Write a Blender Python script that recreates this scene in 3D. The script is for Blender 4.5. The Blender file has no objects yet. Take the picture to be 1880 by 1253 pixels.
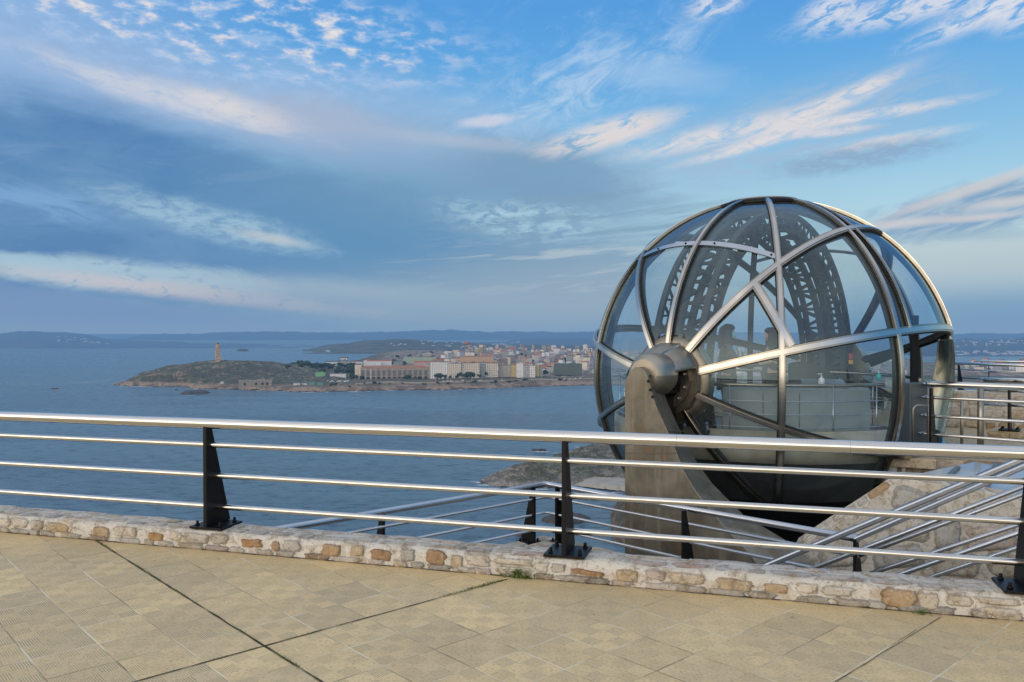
import bpy, bmesh, math, random
from math import sin, cos, tan, atan, atan2, asin, pi, radians, sqrt, exp, degrees
from mathutils import Vector, Matrix, noise as mnoise

random.seed(7)
S = bpy.context.scene
COL = S.collection

# ------------------------------------------------------------------ camera model
F, IW, IH = 1500.0, 1880.0, 1253.0
PITCH = atan(15.5 / F)
CAM = Vector((0, 0, 1.65))
SEA = -140.4

def ray(px, py):
    x = (px - IW / 2) / F; z = (IH / 2 - py) / F
    return Vector((x, cos(PITCH) + z * sin(PITCH), z * cos(PITCH) - sin(PITCH))).normalized()
def at(px, py, Y):
    d = ray(px, py); return CAM + d * (Y / d.y)
def onz(px, py, z):
    d = ray(px, py); return CAM + d * ((z - CAM.z) / d.z)
def onplane(px, py, p0, n):
    d = ray(px, py); return CAM + d * ((p0 - CAM).dot(n) / d.dot(n))

cd = bpy.data.cameras.new('camera'); cam = bpy.data.objects.new('camera', cd); COL.objects.link(cam)
cam.location = CAM; cam.rotation_euler = (pi / 2 - PITCH, 0, 0)
cd.sensor_width = 36; cd.lens = F / IW * 36; cd.clip_start = 0.05; cd.clip_end = 200000
S.camera = cam
S.view_settings.view_transform = 'Standard'; S.view_settings.look = 'None'; S.view_settings.exposure = 0
S.cycles.max_bounces = 10; S.cycles.transparent_max_bounces = 24; S.cycles.glossy_bounces = 5
S.cycles.diffuse_bounces = 3; S.cycles.transmission_bounces = 6
S.cycles.use_denoising = True
S.cycles.sample_clamp_indirect = 6
S.cycles.caustics_reflective = False; S.cycles.caustics_refractive = False

def srgb(r, g, b):
    f = lambda c: (c / 255 / 12.92) if c / 255 <= .04045 else ((c / 255 + .055) / 1.055) ** 2.4
    return (f(r), f(g), f(b), 1)

# ------------------------------------------------------------------ node helper
class NT:
    def __init__(s, tree):
        s.t = tree; s.n = tree.nodes; s.l = tree.links; s.n.clear()
    def new(s, typ, **kw):
        nd = s.n.new(typ)
        for k, v in kw.items(): setattr(nd, k, v)
        return nd
    def put(s, sock, v):
        if v is None: return
        if hasattr(v, 'is_linked') or isinstance(v, bpy.types.NodeSocket): s.l.new(v, sock)
        else: sock.default_value = v
    def m(s, op, a, b=None, c=None, clamp=False):
        nd = s.new('ShaderNodeMath', operation=op, use_clamp=clamp)
        s.put(nd.inputs[0], a); s.put(nd.inputs[1], b); s.put(nd.inputs[2], c)
        return nd.outputs[0]
    def mix(s, f, a, b, blend='MIX'):
        nd = s.new('ShaderNodeMix', data_type='RGBA', blend_type=blend)
        s.put(nd.inputs[0], f); s.put(nd.inputs[6], a); s.put(nd.inputs[7], b)
        return nd.outputs[2]
    def ss(s, x, lo, hi, a=0., b=1.):
        nd = s.new('ShaderNodeMapRange', interpolation_type='SMOOTHSTEP')
        s.put(nd.inputs[0], x); s.put(nd.inputs[1], lo); s.put(nd.inputs[2], hi); s.put(nd.inputs[3], a); s.put(nd.inputs[4], b)
        return nd.outputs[0]
    def lin(s, x, lo, hi, a=0., b=1.):
        nd = s.new('ShaderNodeMapRange')
        s.put(nd.inputs[0], x); s.put(nd.inputs[1], lo); s.put(nd.inputs[2], hi); s.put(nd.inputs[3], a); s.put(nd.inputs[4], b)
        return nd.outputs[0]
    def noise(s, vec, scale, detail=4, rough=.55, dist=0., out=0):
        nd = s.new('ShaderNodeTexNoise')
        if vec is not None: s.put(nd.inputs['Vector'], vec)
        s.put(nd.inputs['Scale'], scale); nd.inputs['Detail'].default_value = detail
        nd.inputs['Roughness'].default_value = rough; nd.inputs['Distortion'].default_value = dist
        return nd.outputs[out]
    def vor(s, vec, scale, feature='F1', out='Distance', rnd=1.):
        nd = s.new('ShaderNodeTexVoronoi', feature=feature)
        if vec is not None: s.put(nd.inputs['Vector'], vec)
        s.put(nd.inputs['Scale'], scale); nd.inputs['Randomness'].default_value = rnd
        return nd.outputs[out]
    def comb(s, x, y, z=0.):
        nd = s.new('ShaderNodeCombineXYZ')
        s.put(nd.inputs[0], x); s.put(nd.inputs[1], y); s.put(nd.inputs[2], z); return nd.outputs[0]
    def sep(s, v):
        nd = s.new('ShaderNodeSeparateXYZ'); s.put(nd.inputs[0], v); return nd.outputs
    def ramp(s, f, stops, interp='LINEAR'):
        nd = s.new('ShaderNodeValToRGB'); nd.color_ramp.interpolation = interp
        e = nd.color_ramp.elements
        while len(e) < len(stops): e.new(.5)
        for k, (p, c) in enumerate(stops):
            e[k].position = p; e[k].color = c
        s.put(nd.inputs[0], f); return nd.outputs[0]
    def vm(s, op, a, b=None):
        nd = s.new('ShaderNodeVectorMath', operation=op); s.put(nd.inputs[0], a); s.put(nd.inputs[1], b); return nd.outputs[0]
    def scalev(s, v, sc):
        nd = s.new('ShaderNodeMapping'); s.put(nd.inputs[0], v); nd.inputs['Scale'].default_value = sc; return nd.outputs[0]
    def bump(s, h, strength=.3, dist=.01, normal=None):
        nd = s.new('ShaderNodeBump'); nd.inputs['Strength'].default_value = strength; nd.inputs['Distance'].default_value = dist
        s.put(nd.inputs['Height'], h)
        if normal is not None: s.put(nd.inputs['Normal'], normal)
        return nd.outputs[0]
    def pos(s): return s.new('ShaderNodeNewGeometry').outputs['Position']
    def obj(s): return s.new('ShaderNodeTexCoord').outputs['Object']

HAZE = srgb(98, 138, 182)
MATS = {}
def material(name, rough=.6, metal=0., color=(.5, .5, .5, 1), haze=0., spec=None):
    """returns (material, NT, principled)"""
    m = bpy.data.materials.new(name); m.use_nodes = True
    t = NT(m.node_tree)
    p = t.new('ShaderNodeBsdfPrincipled')
    p.inputs['Base Color'].default_value = color; p.inputs['Roughness'].default_value = rough; p.inputs['Metallic'].default_value = metal
    if spec is not None: p.inputs['Specular IOR Level'].default_value = spec
    o = t.new('ShaderNodeOutputMaterial')
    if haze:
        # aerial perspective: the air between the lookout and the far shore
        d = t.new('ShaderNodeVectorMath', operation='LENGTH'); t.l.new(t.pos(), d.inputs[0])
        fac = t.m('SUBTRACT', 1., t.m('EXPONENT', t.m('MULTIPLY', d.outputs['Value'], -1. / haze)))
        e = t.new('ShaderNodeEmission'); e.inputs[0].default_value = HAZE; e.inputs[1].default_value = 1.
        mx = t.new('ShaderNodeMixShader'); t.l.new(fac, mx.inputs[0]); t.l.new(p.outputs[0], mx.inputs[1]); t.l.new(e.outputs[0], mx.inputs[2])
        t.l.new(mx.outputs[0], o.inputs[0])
    else:
        t.l.new(p.outputs[0], o.inputs[0])
    MATS[name] = m
    return m, t, p
# ------------------------------------------------------------------ materials
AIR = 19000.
def mk_steel(name, base, rough, amt=.5, streak=True):
    m, t, p = material(name, rough, 1., base)
    o = t.obj()
    n1 = t.noise(o, 2.3, 5, .6); n2 = t.noise(t.scalev(o, (9, 9, 1.1)), 4., 4, .6)
    f = t.m('MULTIPLY', t.ss(n1, .35, .75), amt)
    p_c = t.mix(f, base, tuple(c * .62 for c in base[:3]) + (1,))
    p_c = t.mix(t.m('MULTIPLY', t.ss(n2, .5, .8), amt * .6), p_c, tuple(min(1, c * 1.18) for c in base[:3]) + (1,))
    t.put(p.inputs['Base Color'], p_c)
    t.put(p.inputs['Roughness'], t.lin(n1, .3, .75, rough * .75, rough * 1.35))
    t.put(p.inputs['Normal'], t.bump(n2, .04, .004))
    return m
mk_steel('rail_steel', (.66, .65, .63, 1), .17, .22)
mk_steel('rib_steel', (.34, .32, .28, 1), .26, .5)
mk_steel('rib_cap_steel', (.54, .525, .50, 1), .19, .45)
mk_steel('plate_steel', (.31, .28, .23, 1), .5, .9)
mk_steel('hood_steel', (.42, .385, .325, 1), .46, .9)
mk_steel('jamb_steel', (.36, .36, .31, 1), .22, .5)
mk_steel('flat_bar_steel', (.52, .55, .60, 1), .3, .25)

def mk_plain(name, c, rough=.6, metal=0., var=.25, scale=6., bumpamt=.1, spec=None, haze=0.):
    m, t, p = material(name, rough, metal, c, haze, spec)
    o = t.obj(); n = t.noise(o, scale, 5, .6)
    t.put(p.inputs['Base Color'], t.mix(t.ss(n, .3, .75), c, tuple(max(0, x * (1 - var)) for x in c[:3]) + (1,)))
    if bumpamt: t.put(p.inputs['Normal'], t.bump(t.noise(o, scale * 12, 4, .6), bumpamt, .003))
    return m
mk_plain('skirt_steel', (.46, .42, .34, 1), .5, 0, .35, 3., .05)
mk_plain('black_paint', (.006, .0065, .008, 1), .42, 0, .3, 14, .12, .25)
mk_plain('black_rubber', (.012, .012, .012, 1), .6)
mk_plain('dark_truss', (.038, .047, .053, 1), .55, 0, .4, 5, .1, .3)
mk_plain('cabin_grey', (.29, .335, .345, 1), .42, 0, .15, 2.)
mk_plain('console_top', (.22, .25, .26, 1), .3, 0, .15, 3.)
mk_plain('cabin_floor', (.12, .12, .12, 1), .6)
mk_plain('pit_concrete_shaded', (.020, .020, .020, 1), .9, 0, .4, 1.5)  # near-black colour carries the shadow lying in the pit
mk_plain('cabinet_grey', (.13, .16, .185, 1), .4, 0, .1, 3)
mk_plain('seat_black', (.012, .013, .015, 1), .55)
mk_plain('pipe_white', (.62, .63, .62, 1), .4, 0, .1)
mk_plain('bottle_white', (.8, .82, .82, 1), .35, 0, .05)
mk_plain('bottle_teal', (.05, .45, .42, 1), .2, 0, .1)
mk_plain('reflection_red', (.55, .05, .07, 1), .5, 0, .1)
mk_plain('reflection_orange', (.75, .38, .06, 1), .5, 0, .1)
mk_plain('skin', (.50, .32, .24, 1), .5, 0, .12, 18)
mk_plain('hoodie', (.12, .105, .115, 1), .85, 0, .3, 14, .3)
mk_plain('trousers', (.02, .022, .03, 1), .85, 0, .3, 14, .3)
mk_plain('jacket_dark', (.035, .045, .058, 1), .8, 0, .3, 14, .3)
mk_plain('hair', (.035, .024, .018, 1), .5, 0, .4, 40, .4)
mk_plain('mask_blue', (.32, .62, .72, 1), .7, 0, .08)
mk_plain('bag_white', (.62, .68, .72, 1), .6, 0, .08)
mk_plain('shoe', (.03, .03, .03, 1), .6)

m, t, p = material('pylon_plate', .5, .85, (.3, .27, .22, 1))
o = t.obj(); n1 = t.noise(o, 1.6, 6, .62); n2 = t.noise(t.scalev(o, (7, 7, .55)), 1.3, 5, .62, .6); n3_ = t.noise(o, 9., 5, .65)
c = t.mix(t.ss(n1, .35, .68), (.27, .25, .205, 1), (.14, .13, .105, 1)); c = t.mix(t.m('MULTIPLY', t.ss(n2, .5, .7), .6), c, (.36, .335, .28, 1))
c = t.mix(t.m('MULTIPLY', t.ss(t.m('ADD', t.m('MULTIPLY', n1, .5), t.m('MULTIPLY', n3_, .5)), .54, .64), .42), c, (.27, .165, .085, 1))
t.put(p.inputs['Base Color'], c); t.put(p.inputs['Roughness'], t.lin(n2, .3, .75, .42, .68)); t.put(p.inputs['Normal'], t.bump(t.m('ADD', n2, n3_), .1, .01))
# thin glass: clear with a slight tint, fresnel reflections
def mk_glass(name, tint, refl=1., rough=.015):
    m = bpy.data.materials.new(name); m.use_nodes = True; t = NT(m.node_tree); MATS[name] = m
    tr = t.new('ShaderNodeBsdfTransparent'); tr.inputs[0].default_value = tint
    gl = t.new('ShaderNodeBsdfGlossy'); gl.inputs['Roughness'].default_value = rough; gl.inputs[0].default_value = (.60, .84, 1, 1)
    lw = t.new('ShaderNodeLayerWeight'); lw.inputs[0].default_value = .5
    fz = t.m('POWER', lw.outputs['Facing'], 3.2)
    f = t.m('ADD', .06 * refl, t.m('MULTIPLY', fz, .55 * refl), clamp=True)
    # faint dirt film
    df = t.new('ShaderNodeBsdfDiffuse'); df.inputs[0].default_value = (.58, .70, .76, 1)
    n = t.noise(t.scalev(t.obj(), (1, 1, .5)), 1.3, 5, .6)
    m1 = t.new('ShaderNodeMixShader'); t.l.new(t.m('ADD', .03, t.m('MULTIPLY', t.ss(n, .35, .75), .06)), m1.inputs[0]); t.l.new(tr.outputs[0], m1.inputs[1]); t.l.new(df.outputs[0], m1.inputs[2])
    m2 = t.new('ShaderNodeMixShader'); t.l.new(f, m2.inputs[0]); t.l.new(m1.outputs[0], m2.inputs[1]); t.l.new(gl.outputs[0], m2.inputs[2])
    o = t.new('ShaderNodeOutputMaterial'); t.l.new(m2.outputs[0], o.inputs[0])
    return m
mk_glass('dome_glass', (.89, .955, .965, 1))
m, t, p = material('skylight_glass', .12, 0, (.40, .48, .54, 1))
t.put(p.inputs['Base Color'], t.mix(t.ss(t.noise(t.scalev(t.obj(), (1, 1, .3)), 1.1, 4, .5), .35, .65), (.44, .52, .58, 1), (.30, .38, .45, 1)))

# rubble masonry: colour comes per stone from the mesh attribute, broken up by noise
def mk_stone(name, gain=1.):
    m, t, p = material(name, .85)
    a = t.new('ShaderNodeAttribute', attribute_name='Col'); o = t.obj()
    n1 = t.noise(o, 11, 8, .68); n2 = t.noise(o, 45, 6, .65); n3 = t.noise(o, 4, 4, .6)
    v = t.vor(t.vm('ADD', o, t.vm('MULTIPLY', t.noise(o, 14, 3, .6, 0, 1), (.09, .09, .09))), 24, 'DISTANCE_TO_EDGE')
    c = t.mix(t.m('MULTIPLY', t.ss(n1, .44, .68), .75), a.outputs['Color'], (.60, .50, .36, 1), 'MULTIPLY')
    n4 = t.noise(o, 26, 6, .7, 1.2)
    c = t.mix(t.m('MULTIPLY', t.ss(n4, .54, .66), .55), c, (.60, .56, .48, 1))
    c = t.mix(t.m('MULTIPLY', t.ss(n2, .56, .70), .62), c, (.12, .088, .055, 1))
    c = t.mix(t.m('MULTIPLY', t.ss(n3, .55, .75), .25), c, (.52, .33, .14, 1))
    v2 = t.vor(t.vm('ADD', t.scalev(o, (1, 1, 1.5)), t.vm('MULTIPLY', t.noise(o, 5, 4, .6, 0, 1), (.3, .3, .3))), 5.5, 'DISTANCE_TO_EDGE')
    c = t.mix(t.m('MULTIPLY', t.ss(v2, .012, .05, 1., 0.), t.m('MULTIPLY', t.ss(n1, .40, .55), .5)), c, (.17, .14, .105, 1))
    c = t.mix(t.m('MULTIPLY', t.ss(v, .0, .02, 1., 0.), t.m('MULTIPLY', t.ss(n3, .44, .56), .55)), c, (.10, .08, .06, 1))
    t.put(p.inputs['Base Color'], t.mix(1., c, (gain, gain, gain, 1), 'MULTIPLY'))
    h = t.m('ADD', t.m('MULTIPLY', n1, .6), t.m('MULTIPLY', n2, .4))
    t.put(p.inputs['Normal'], t.bump(h, .8, .02))
    return m
mk_stone('rubble_stone')
mk_stone('pale_rubble', 1.22)

# plaza pavers: 32 cm slabs laid at 42.5 degrees, each a 4 x 4 chequer of grooved and plain squares
m, t, p = material('pavers', .8)
P = t.sep(t.pos()); TILE = .317
ca, sa = cos(radians(42.5)), sin(radians(42.5))
u = t.m('DIVIDE', t.m('SUBTRACT', t.m('ADD', t.m('MULTIPLY', P[0], ca), t.m('MULTIPLY', P[1], sa)), 1.931), TILE)
w = t.m('DIVIDE', t.m('SUBTRACT', t.m('ADD', t.m('MULTIPLY', P[0], -sa), t.m('MULTIPLY', P[1], ca)), 4.034), TILE)
wob = t.noise(t.pos(), 3., 3, .5)
fu = t.m('FRACT', u); fw = t.m('FRACT', w)
eu = t.m('MINIMUM', fu, t.m('SUBTRACT', 1., fu)); ew = t.m('MINIMUM', fw, t.m('SUBTRACT', 1., fw))
wn = t.m('MULTIPLY', t.m('SUBTRACT', t.noise(t.pos(), 26., 3, .6), .5), .016)
edge = t.m('ADD', t.m('MINIMUM', eu, ew), wn)
joint = t.ss(edge, .004, .017, 1., 0.)
cu = t.m('FLOOR', t.m('MULTIPLY', u, 3.)); cw = t.m('FLOOR', t.m('MULTIPLY', w, 3.))
chk = t.m('FLOORED_MODULO', t.m('ADD', cu, cw), 2.)
gs = t.m('SINE', t.m('MULTIPLY', fu, 2 * pi * 27))
inner_u = t.m('ABSOLUTE', t.m('SUBTRACT', t.m('FRACT', t.m('MULTIPLY', u, 3.)), .5))
inner_w = t.m('ABSOLUTE', t.m('SUBTRACT', t.m('FRACT', t.m('MULTIPLY', w, 3.)), .5))
inside = t.ss(t.m('MAXIMUM', inner_u, inner_w), .43, .48, 1., 0.)
tid = t.comb(t.m('FLOOR', u), t.m('FLOOR', w))
wnz = t.new('ShaderNodeTexWhiteNoise', noise_dimensions='3D'); t.l.new(tid, wnz.inputs[0])
tr = t.sep(wnz.outputs['Color'])
big = t.noise(t.pos(), .55, 5, .6); mid = t.noise(t.pos(), 3.2, 6, .65); fine = t.noise(t.pos(), 60, 5, .7)
wear = t.m('MULTIPLY', t.ss(mid, .32, .68, 1., .35), t.lin(tr[2], 0, 1, .45, 1.))
# slabs under the wall are worn nearly smooth, those nearer the walkway keep their grooves
dwall = t.m('SUBTRACT', 5.505, t.m('ADD', t.m('MULTIPLY', P[0], .2807), t.m('MULTIPLY', P[1], .9598)))
wear = t.m('MULTIPLY', wear, t.ss(t.m('ADD', dwall, t.m('MULTIPLY', t.m('SUBTRACT', big, .5), 1.6)), .0, .9, .2, 1.))
groove = t.m('MULTIPLY', t.m('MULTIPLY', t.ss(gs, -.1, .7), t.m('MULTIPLY', chk, inside)), wear)
c = t.mix(tr[0], srgb(236, 208, 156), srgb(214, 189, 144))
c = t.mix(t.m('MULTIPLY', tr[1], .35), c, srgb(178, 165, 138))
c = t.mix(t.m('MULTIPLY', t.ss(mid, .4, .75), .35), c, srgb(166, 150, 118))
c = t.mix(t.ss(dwall, .9, -.1, 0., .5), c, srgb(228, 194, 128))
c = t.mix(t.m('MULTIPLY', t.ss(big, .42, .7), .30), c, srgb(164, 150, 124))
c = t.mix(t.m('MULTIPLY', t.ss(fine, .48, .70), .5), c, srgb(112, 100, 80))
c = t.mix(t.m('MULTIPLY', t.ss(t.noise(t.pos(), 9., 6, .7), .60, .72), .5), c, srgb(128, 110, 74))
c = t.mix(t.m('MULTIPLY', groove, .6), c, srgb(88, 78, 62))
c = t.mix(t.m('MULTIPLY', t.m('MULTIPLY', t.ss(gs, -.75, -.1, 1., 0.), t.m('MULTIPLY', chk, inside)), t.m('MULTIPLY', wear, .75)), c, srgb(222, 206, 168))
jn = t.noise(t.pos(), 1.9, 3, .5)
jc = t.ramp(jn, [(.36, srgb(112, 102, 82)), (.43, srgb(150, 139, 114)), (.50, srgb(190, 180, 154)), (.57, srgb(228, 218, 196))])
c = t.mix(t.m('MULTIPLY', joint, t.ss(t.noise(t.pos(), 4.5, 3, .6), .33, .5, .15, .9)), c, jc)
t.put(p.inputs['Base Color'], c)
hh = t.m('SUBTRACT', t.m('MULTIPLY', fine, .25), t.m('ADD', t.m('MULTIPLY', groove, .7), t.m('MULTIPLY', joint, .5)))
t.put(p.inputs['Normal'], t.bump(hh, .6, .006))

# open joints with soil and moss
mk_plain('joint_soil', (.035, .03, .02, 1), .95, 0, .5, 30, .4)
m, t, p = material('grass_blade', .6, 0, (.09, .14, .03, 1))
oi = t.noise(t.pos(), 22, 3, .6)
t.put(p.inputs['Base Color'], t.ramp(oi, [(.3, (.05, .075, .018, 1)), (.55, (.10, .15, .035, 1)), (.72, (.22, .19, .07, 1))]))

# sea
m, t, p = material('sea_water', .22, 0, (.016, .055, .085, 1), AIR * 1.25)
q = t.pos()
w1 = t.noise(t.scalev(q, (.05, .11, .05)), 1., 7, .72, .4); w2 = t.noise(t.scalev(q, (.010, .024, .01)), 1., 4, .6)
w3 = t.noise(t.scalev(q, (.0011, .0042, .001)), 1., 4, .55, .6); w0 = t.noise(t.scalev(q, (.22, .42, .2)), 1., 4, .7)
h = t.m('ADD', t.m('ADD', t.m('MULTIPLY', w1, 1.), t.m('MULTIPLY', w2, 1.2)), t.m('MULTIPLY', w0, .35))
t.put(p.inputs['Normal'], t.bump(h, 1., 3.4))
cc = t.mix(t.ss(w3, .35, .65), (.058, .128, .186, 1), (.112, .212, .276, 1))
cc = t.mix(t.m('MULTIPLY', t.ss(w1, .5, .62), .7), cc, (.115, .205, .285, 1))
cc = t.mix(t.m('MULTIPLY', t.ss(w1, .38, .48, 1., 0.), .8), cc, (.010, .038, .072, 1))
t.put(p.inputs['Base Color'], cc)
t.put(p.inputs['Roughness'], t.ss(w3, .3, .7, .2, .36))

# headland ground: heath, grass, bare rock along the water
def mk_land(name, haze, rockz, c_rock, c_heath, c_grass, c_sand=None, sc=1.):
    m, t, p = material(name, .9, 0, c_heath, haze)
    q = t.pos(); z = t.sep(q)[2]
    n1 = t.noise(q, .012 * sc, 7, .65); n2 = t.noise(q, .05 * sc, 6, .7); n3 = t.noise(q, .22 * sc, 5, .7)
    c = t.mix(t.ss(n1, .42, .6), c_heath, c_grass)
    c = t.mix(t.m('MULTIPLY', t.ss(t.m('ADD', t.m('MULTIPLY', n2, .6), t.m('MULTIPLY', n1, .4)), .49, .58), .85), c, c_rock)
    wv_ = t.vor(t.vm('ADD', t.scalev(q, (.09 * sc, .05 * sc, .09 * sc)), t.vm('MULTIPLY', t.noise(q, .06 * sc, 4, .6, 0, 1), (1.5, 1.5, 1.5))), 1., 'DISTANCE_TO_EDGE')
    c = t.mix(t.m('MULTIPLY', t.ss(wv_, .0, .12, 1., 0.), .6), c, (.03, .026, .022, 1))
    c = t.mix(t.m('MULTIPLY', t.ss(n3, .3, .75, 1., 0.), .55), c, (.018, .02, .016, 1))
    zz = t.m('ADD', t.m('SUBTRACT', z, SEA), t.m('MULTIPLY', t.m('SUBTRACT', n2, .5), rockz * 1.6))
    r = t.mix(t.ss(n3, .35, .7), c_rock, tuple(x * .42 for x in c_rock[:3]) + (1,))
    r = t.mix(t.m('MULTIPLY', t.ss(t.noise(t.scalev(q, (.03 * sc, .012 * sc, .05 * sc)), 1., 5, .65), .45, .58), .75), r, tuple(x * .28 for x in c_rock[:3]) + (1,))
    c = t.mix(t.ss(zz, rockz * .6, rockz * 1.2, 1., 0.), c, r)
    c = t.mix(t.ss(zz, rockz * .0, rockz * .16, 1., 0.), c, (.035, .028, .024, 1))
    if name == 'headland':
        # yards, streets and flat roofs between the houses of the town
        P_ = t.sep(q); tw = t.m('MULTIPLY', t.ss(P_[1], 2390., 2440.), t.ss(t.m('DIVIDE', P_[0], P_[1]), -.17, -.14))
        nt = t.noise(t.scalev(q, (.045, .02, .05)), 1., 5, .7); cw_ = t.vor(t.scalev(q, (.06, .03, .06)), 1., 'F1', 'Color')
        tc = t.mix(t.ss(nt, .38, .6), (.07, .068, .06, 1), t.mix(t.sep(cw_)[0], (.50, .46, .42, 1), (.30, .16, .11, 1)))
        c = t.mix(t.m('MULTIPLY', tw, .85), c, tc)
    t.put(p.inputs['Base Color'], c)
    t.put(p.inputs['Normal'], t.bump(t.m('ADD', n2, n3), .8, 3.0))
    return m
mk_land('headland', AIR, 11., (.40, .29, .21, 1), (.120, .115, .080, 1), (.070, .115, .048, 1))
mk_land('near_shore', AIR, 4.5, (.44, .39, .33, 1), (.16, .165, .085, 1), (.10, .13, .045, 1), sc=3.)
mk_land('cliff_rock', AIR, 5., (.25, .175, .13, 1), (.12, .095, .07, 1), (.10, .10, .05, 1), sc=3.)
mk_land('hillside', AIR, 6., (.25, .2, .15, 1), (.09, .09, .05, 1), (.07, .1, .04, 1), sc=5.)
mk_plain('beach_sand', (.38, .35, .30, 1), .9, 0, .25, .08, .1, haze=AIR)
mk_plain('foam', (.75, .8, .82, 1), .7, 0, .2, .05, 0, haze=AIR)
mk_plain('sea_rock', (.075, .065, .055, 1), .85, 0, .5, .2, .4, haze=AIR)
def mk_hill(name, haze, c1, c2, sc):
    m, t, p = material(name, .95, 0, c1, haze)
    q = t.pos(); n = t.noise(t.scalev(q, (sc, sc, sc * 2.5)), 1., 7, .65)
    t.put(p.inputs['Base Color'], t.mix(t.ss(n, .38, .66), c1, c2))
mk_hill('hill_near', 15000., (.05, .062, .05, 1), (.10, .105, .075, 1), .006)
mk_hill('hill_mid', 7600., (.03, .042, .052, 1), (.06, .07, .06, 1), .003)
mk_hill('hill_far', 11500., (.03, .045, .06, 1), (.05, .065, .075, 1), .0012)

# buildings: plaster with rows of window openings
def mk_facade(name, c, wx=3.9, wz=3.7, dark=.62, band=0.):
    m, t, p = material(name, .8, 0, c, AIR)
    o = t.sep(t.obj()); nrm = t.sep(t.new('ShaderNodeTexCoord').outputs['Normal'])
    side = t.m('GREATER_THAN', t.m('ABSOLUTE', nrm[0]), .5)
    hx = t.m('ADD', t.m('MULTIPLY', o[1], side), t.m('MULTIPLY', o[0], t.m('SUBTRACT', 1., side)))
    fx = t.m('ABSOLUTE', t.m('SUBTRACT', t.m('FRACT', t.m('DIVIDE', hx, wx)), .5)); fz = t.m('ABSOLUTE', t.m('SUBTRACT', t.m('FRACT', t.m('DIVIDE', o[2], wz)), .5))
    win = t.m('MULTIPLY', t.m('LESS_THAN', fx, .27), t.m('LESS_THAN', fz, .26))
    vert = t.m('LESS_THAN', t.m('ABSOLUTE', nrm[2]), .5)
    n = t.noise(t.obj(), .2, 4, .6)
    b = t.mix(t.m('MULTIPLY', t.ss(n, .4, .7), .25), c, tuple(x * .6 for x in c[:3]) + (1,))
    if band: b = t.mix(t.m('MULTIPLY', t.m('GREATER_THAN', fz, .40), band), b, (.6, .58, .54, 1))
    cell = t.new('ShaderNodeTexWhiteNoise', noise_dimensions='2D')
    t.l.new(t.comb(t.m('FLOOR', t.m('DIVIDE', hx, wx)), t.m('FLOOR', t.m('DIVIDE', o[2], wz))), cell.inputs[0])
    wc = t.mix(t.ss(cell.outputs['Value'], .55, .95), (.035, .04, .05, 1), (.22, .24, .26, 1))
    t.put(p.inputs['Base Color'], t.mix(t.m('MULTIPLY', t.m('MULTIPLY', win, vert), dark), b, wc))
    t.put(p.inputs['Roughness'], .7)
FAC = {'white': (.86, .84, .80, 1), 'cream': (.82, .72, .56, 1), 'beige': (.50, .42, .33, 1), 'pale orange': (.62, .40, .26, 1), 'yellow': (.62, .44, .18, 1),
       'grey': (.36, .36, .36, 1), 'pale green': (.42, .50, .36, 1), 'brown': (.36, .28, .22, 1), 'pink': (.62, .42, .38, 1), 'pale blue': (.42, .48, .54, 1)}
for k, v in FAC.items(): mk_facade('facade ' + k, v)
mk_facade('facade slab white', (.88, .85, .80, 1), 5.2, 5.0, .8, .5)
mk_facade('facade slab cream', (.78, .66, .52, 1), 5.2, 5.0, .8, .5)
mk_facade('facade slab grey', (.46, .43, .38, 1), 5.2, 5.0, .8, .5)
ROOF = {'red tiled': (.42, .14, .08, 1), 'brown': (.20, .12, .08, 1), 'grey': (.24, .24, .24, 1), 'white': (.66, .66, .64, 1), 'orange tiled': (.36, .19, .12, 1), 'dark': (.07, .07, .075, 1)}
for k, v in ROOF.items(): mk_plain('roof ' + k, v, .85, 0, .3, .3, .2, haze=AIR)
mk_plain('arch_dark', (.03, .028, .03, 1), .7, haze=AIR)
mk_plain('arcade_stone', (.42, .345, .275, 1), .85, 0, .3, .1, .1, haze=AIR)
mk_plain('bay_glass', (.13, .15, .15, 1), .35, 0, .4, .15, 0, haze=AIR)
mk_plain('promenade', (.40, .32, .24, 1), .9, 0, .3, .05, .1, haze=AIR)
mk_plain('tower_stone', (.60, .40, .235, 1), .85, 0, .3, .15, .2, haze=AIR)
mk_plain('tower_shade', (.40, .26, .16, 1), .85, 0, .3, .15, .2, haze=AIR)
mk_plain('tower_podium', (.50, .42, .26, 1), .85, 0, .3, .15, .2, haze=AIR)
mk_plain('mast_red', (.42, .14, .08, 1), .6, 0, .2, haze=AIR)
mk_plain('mast_white', (.6, .58, .55, 1), .6, 0, .2, haze=AIR)
mk_plain('bunker_stone', (.36, .31, .25, 1), .9, 0, .3, .1, .2, haze=AIR)
mk_plain('kiosk_green', (.26, .50, .24, 1), .8, 0, .2, .1, 0, haze=AIR)
mk_plain('hut_teal', (.16, .36, .32, 1), .8, 0, .2, .1, 0, haze=AIR)
mk_plain('hall_green', (.125, .155, .125, 1), .8, 0, .2, .02, 0, haze=AIR)
mk_plain('car_white', (.75, .76, .78, 1), .35, 0, .05, haze=AIR)
mk_plain('car_dark', (.06, .06, .07, 1), .35, 0, .05, haze=AIR)
mk_plain('far_house', (.50, .48, .48, 1), .8, 0, .1, .1, 0, haze=9000.)
mk_plain('bark', (.08, .06, .045, 1), .9, 0, .3, 1., 0, haze=AIR)
m, t, p = material('foliage', .7, 0, (.03, .055, .022, 1), AIR)
n = t.noise(t.pos(), .5, 3, .6)
t.put(p.inputs['Base Color'], t.ramp(n, [(.3, (.014, .030, .014, 1)), (.55, (.035, .062, .024, 1)), (.75, (.075, .11, .04, 1))]))
M = MATS
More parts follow.
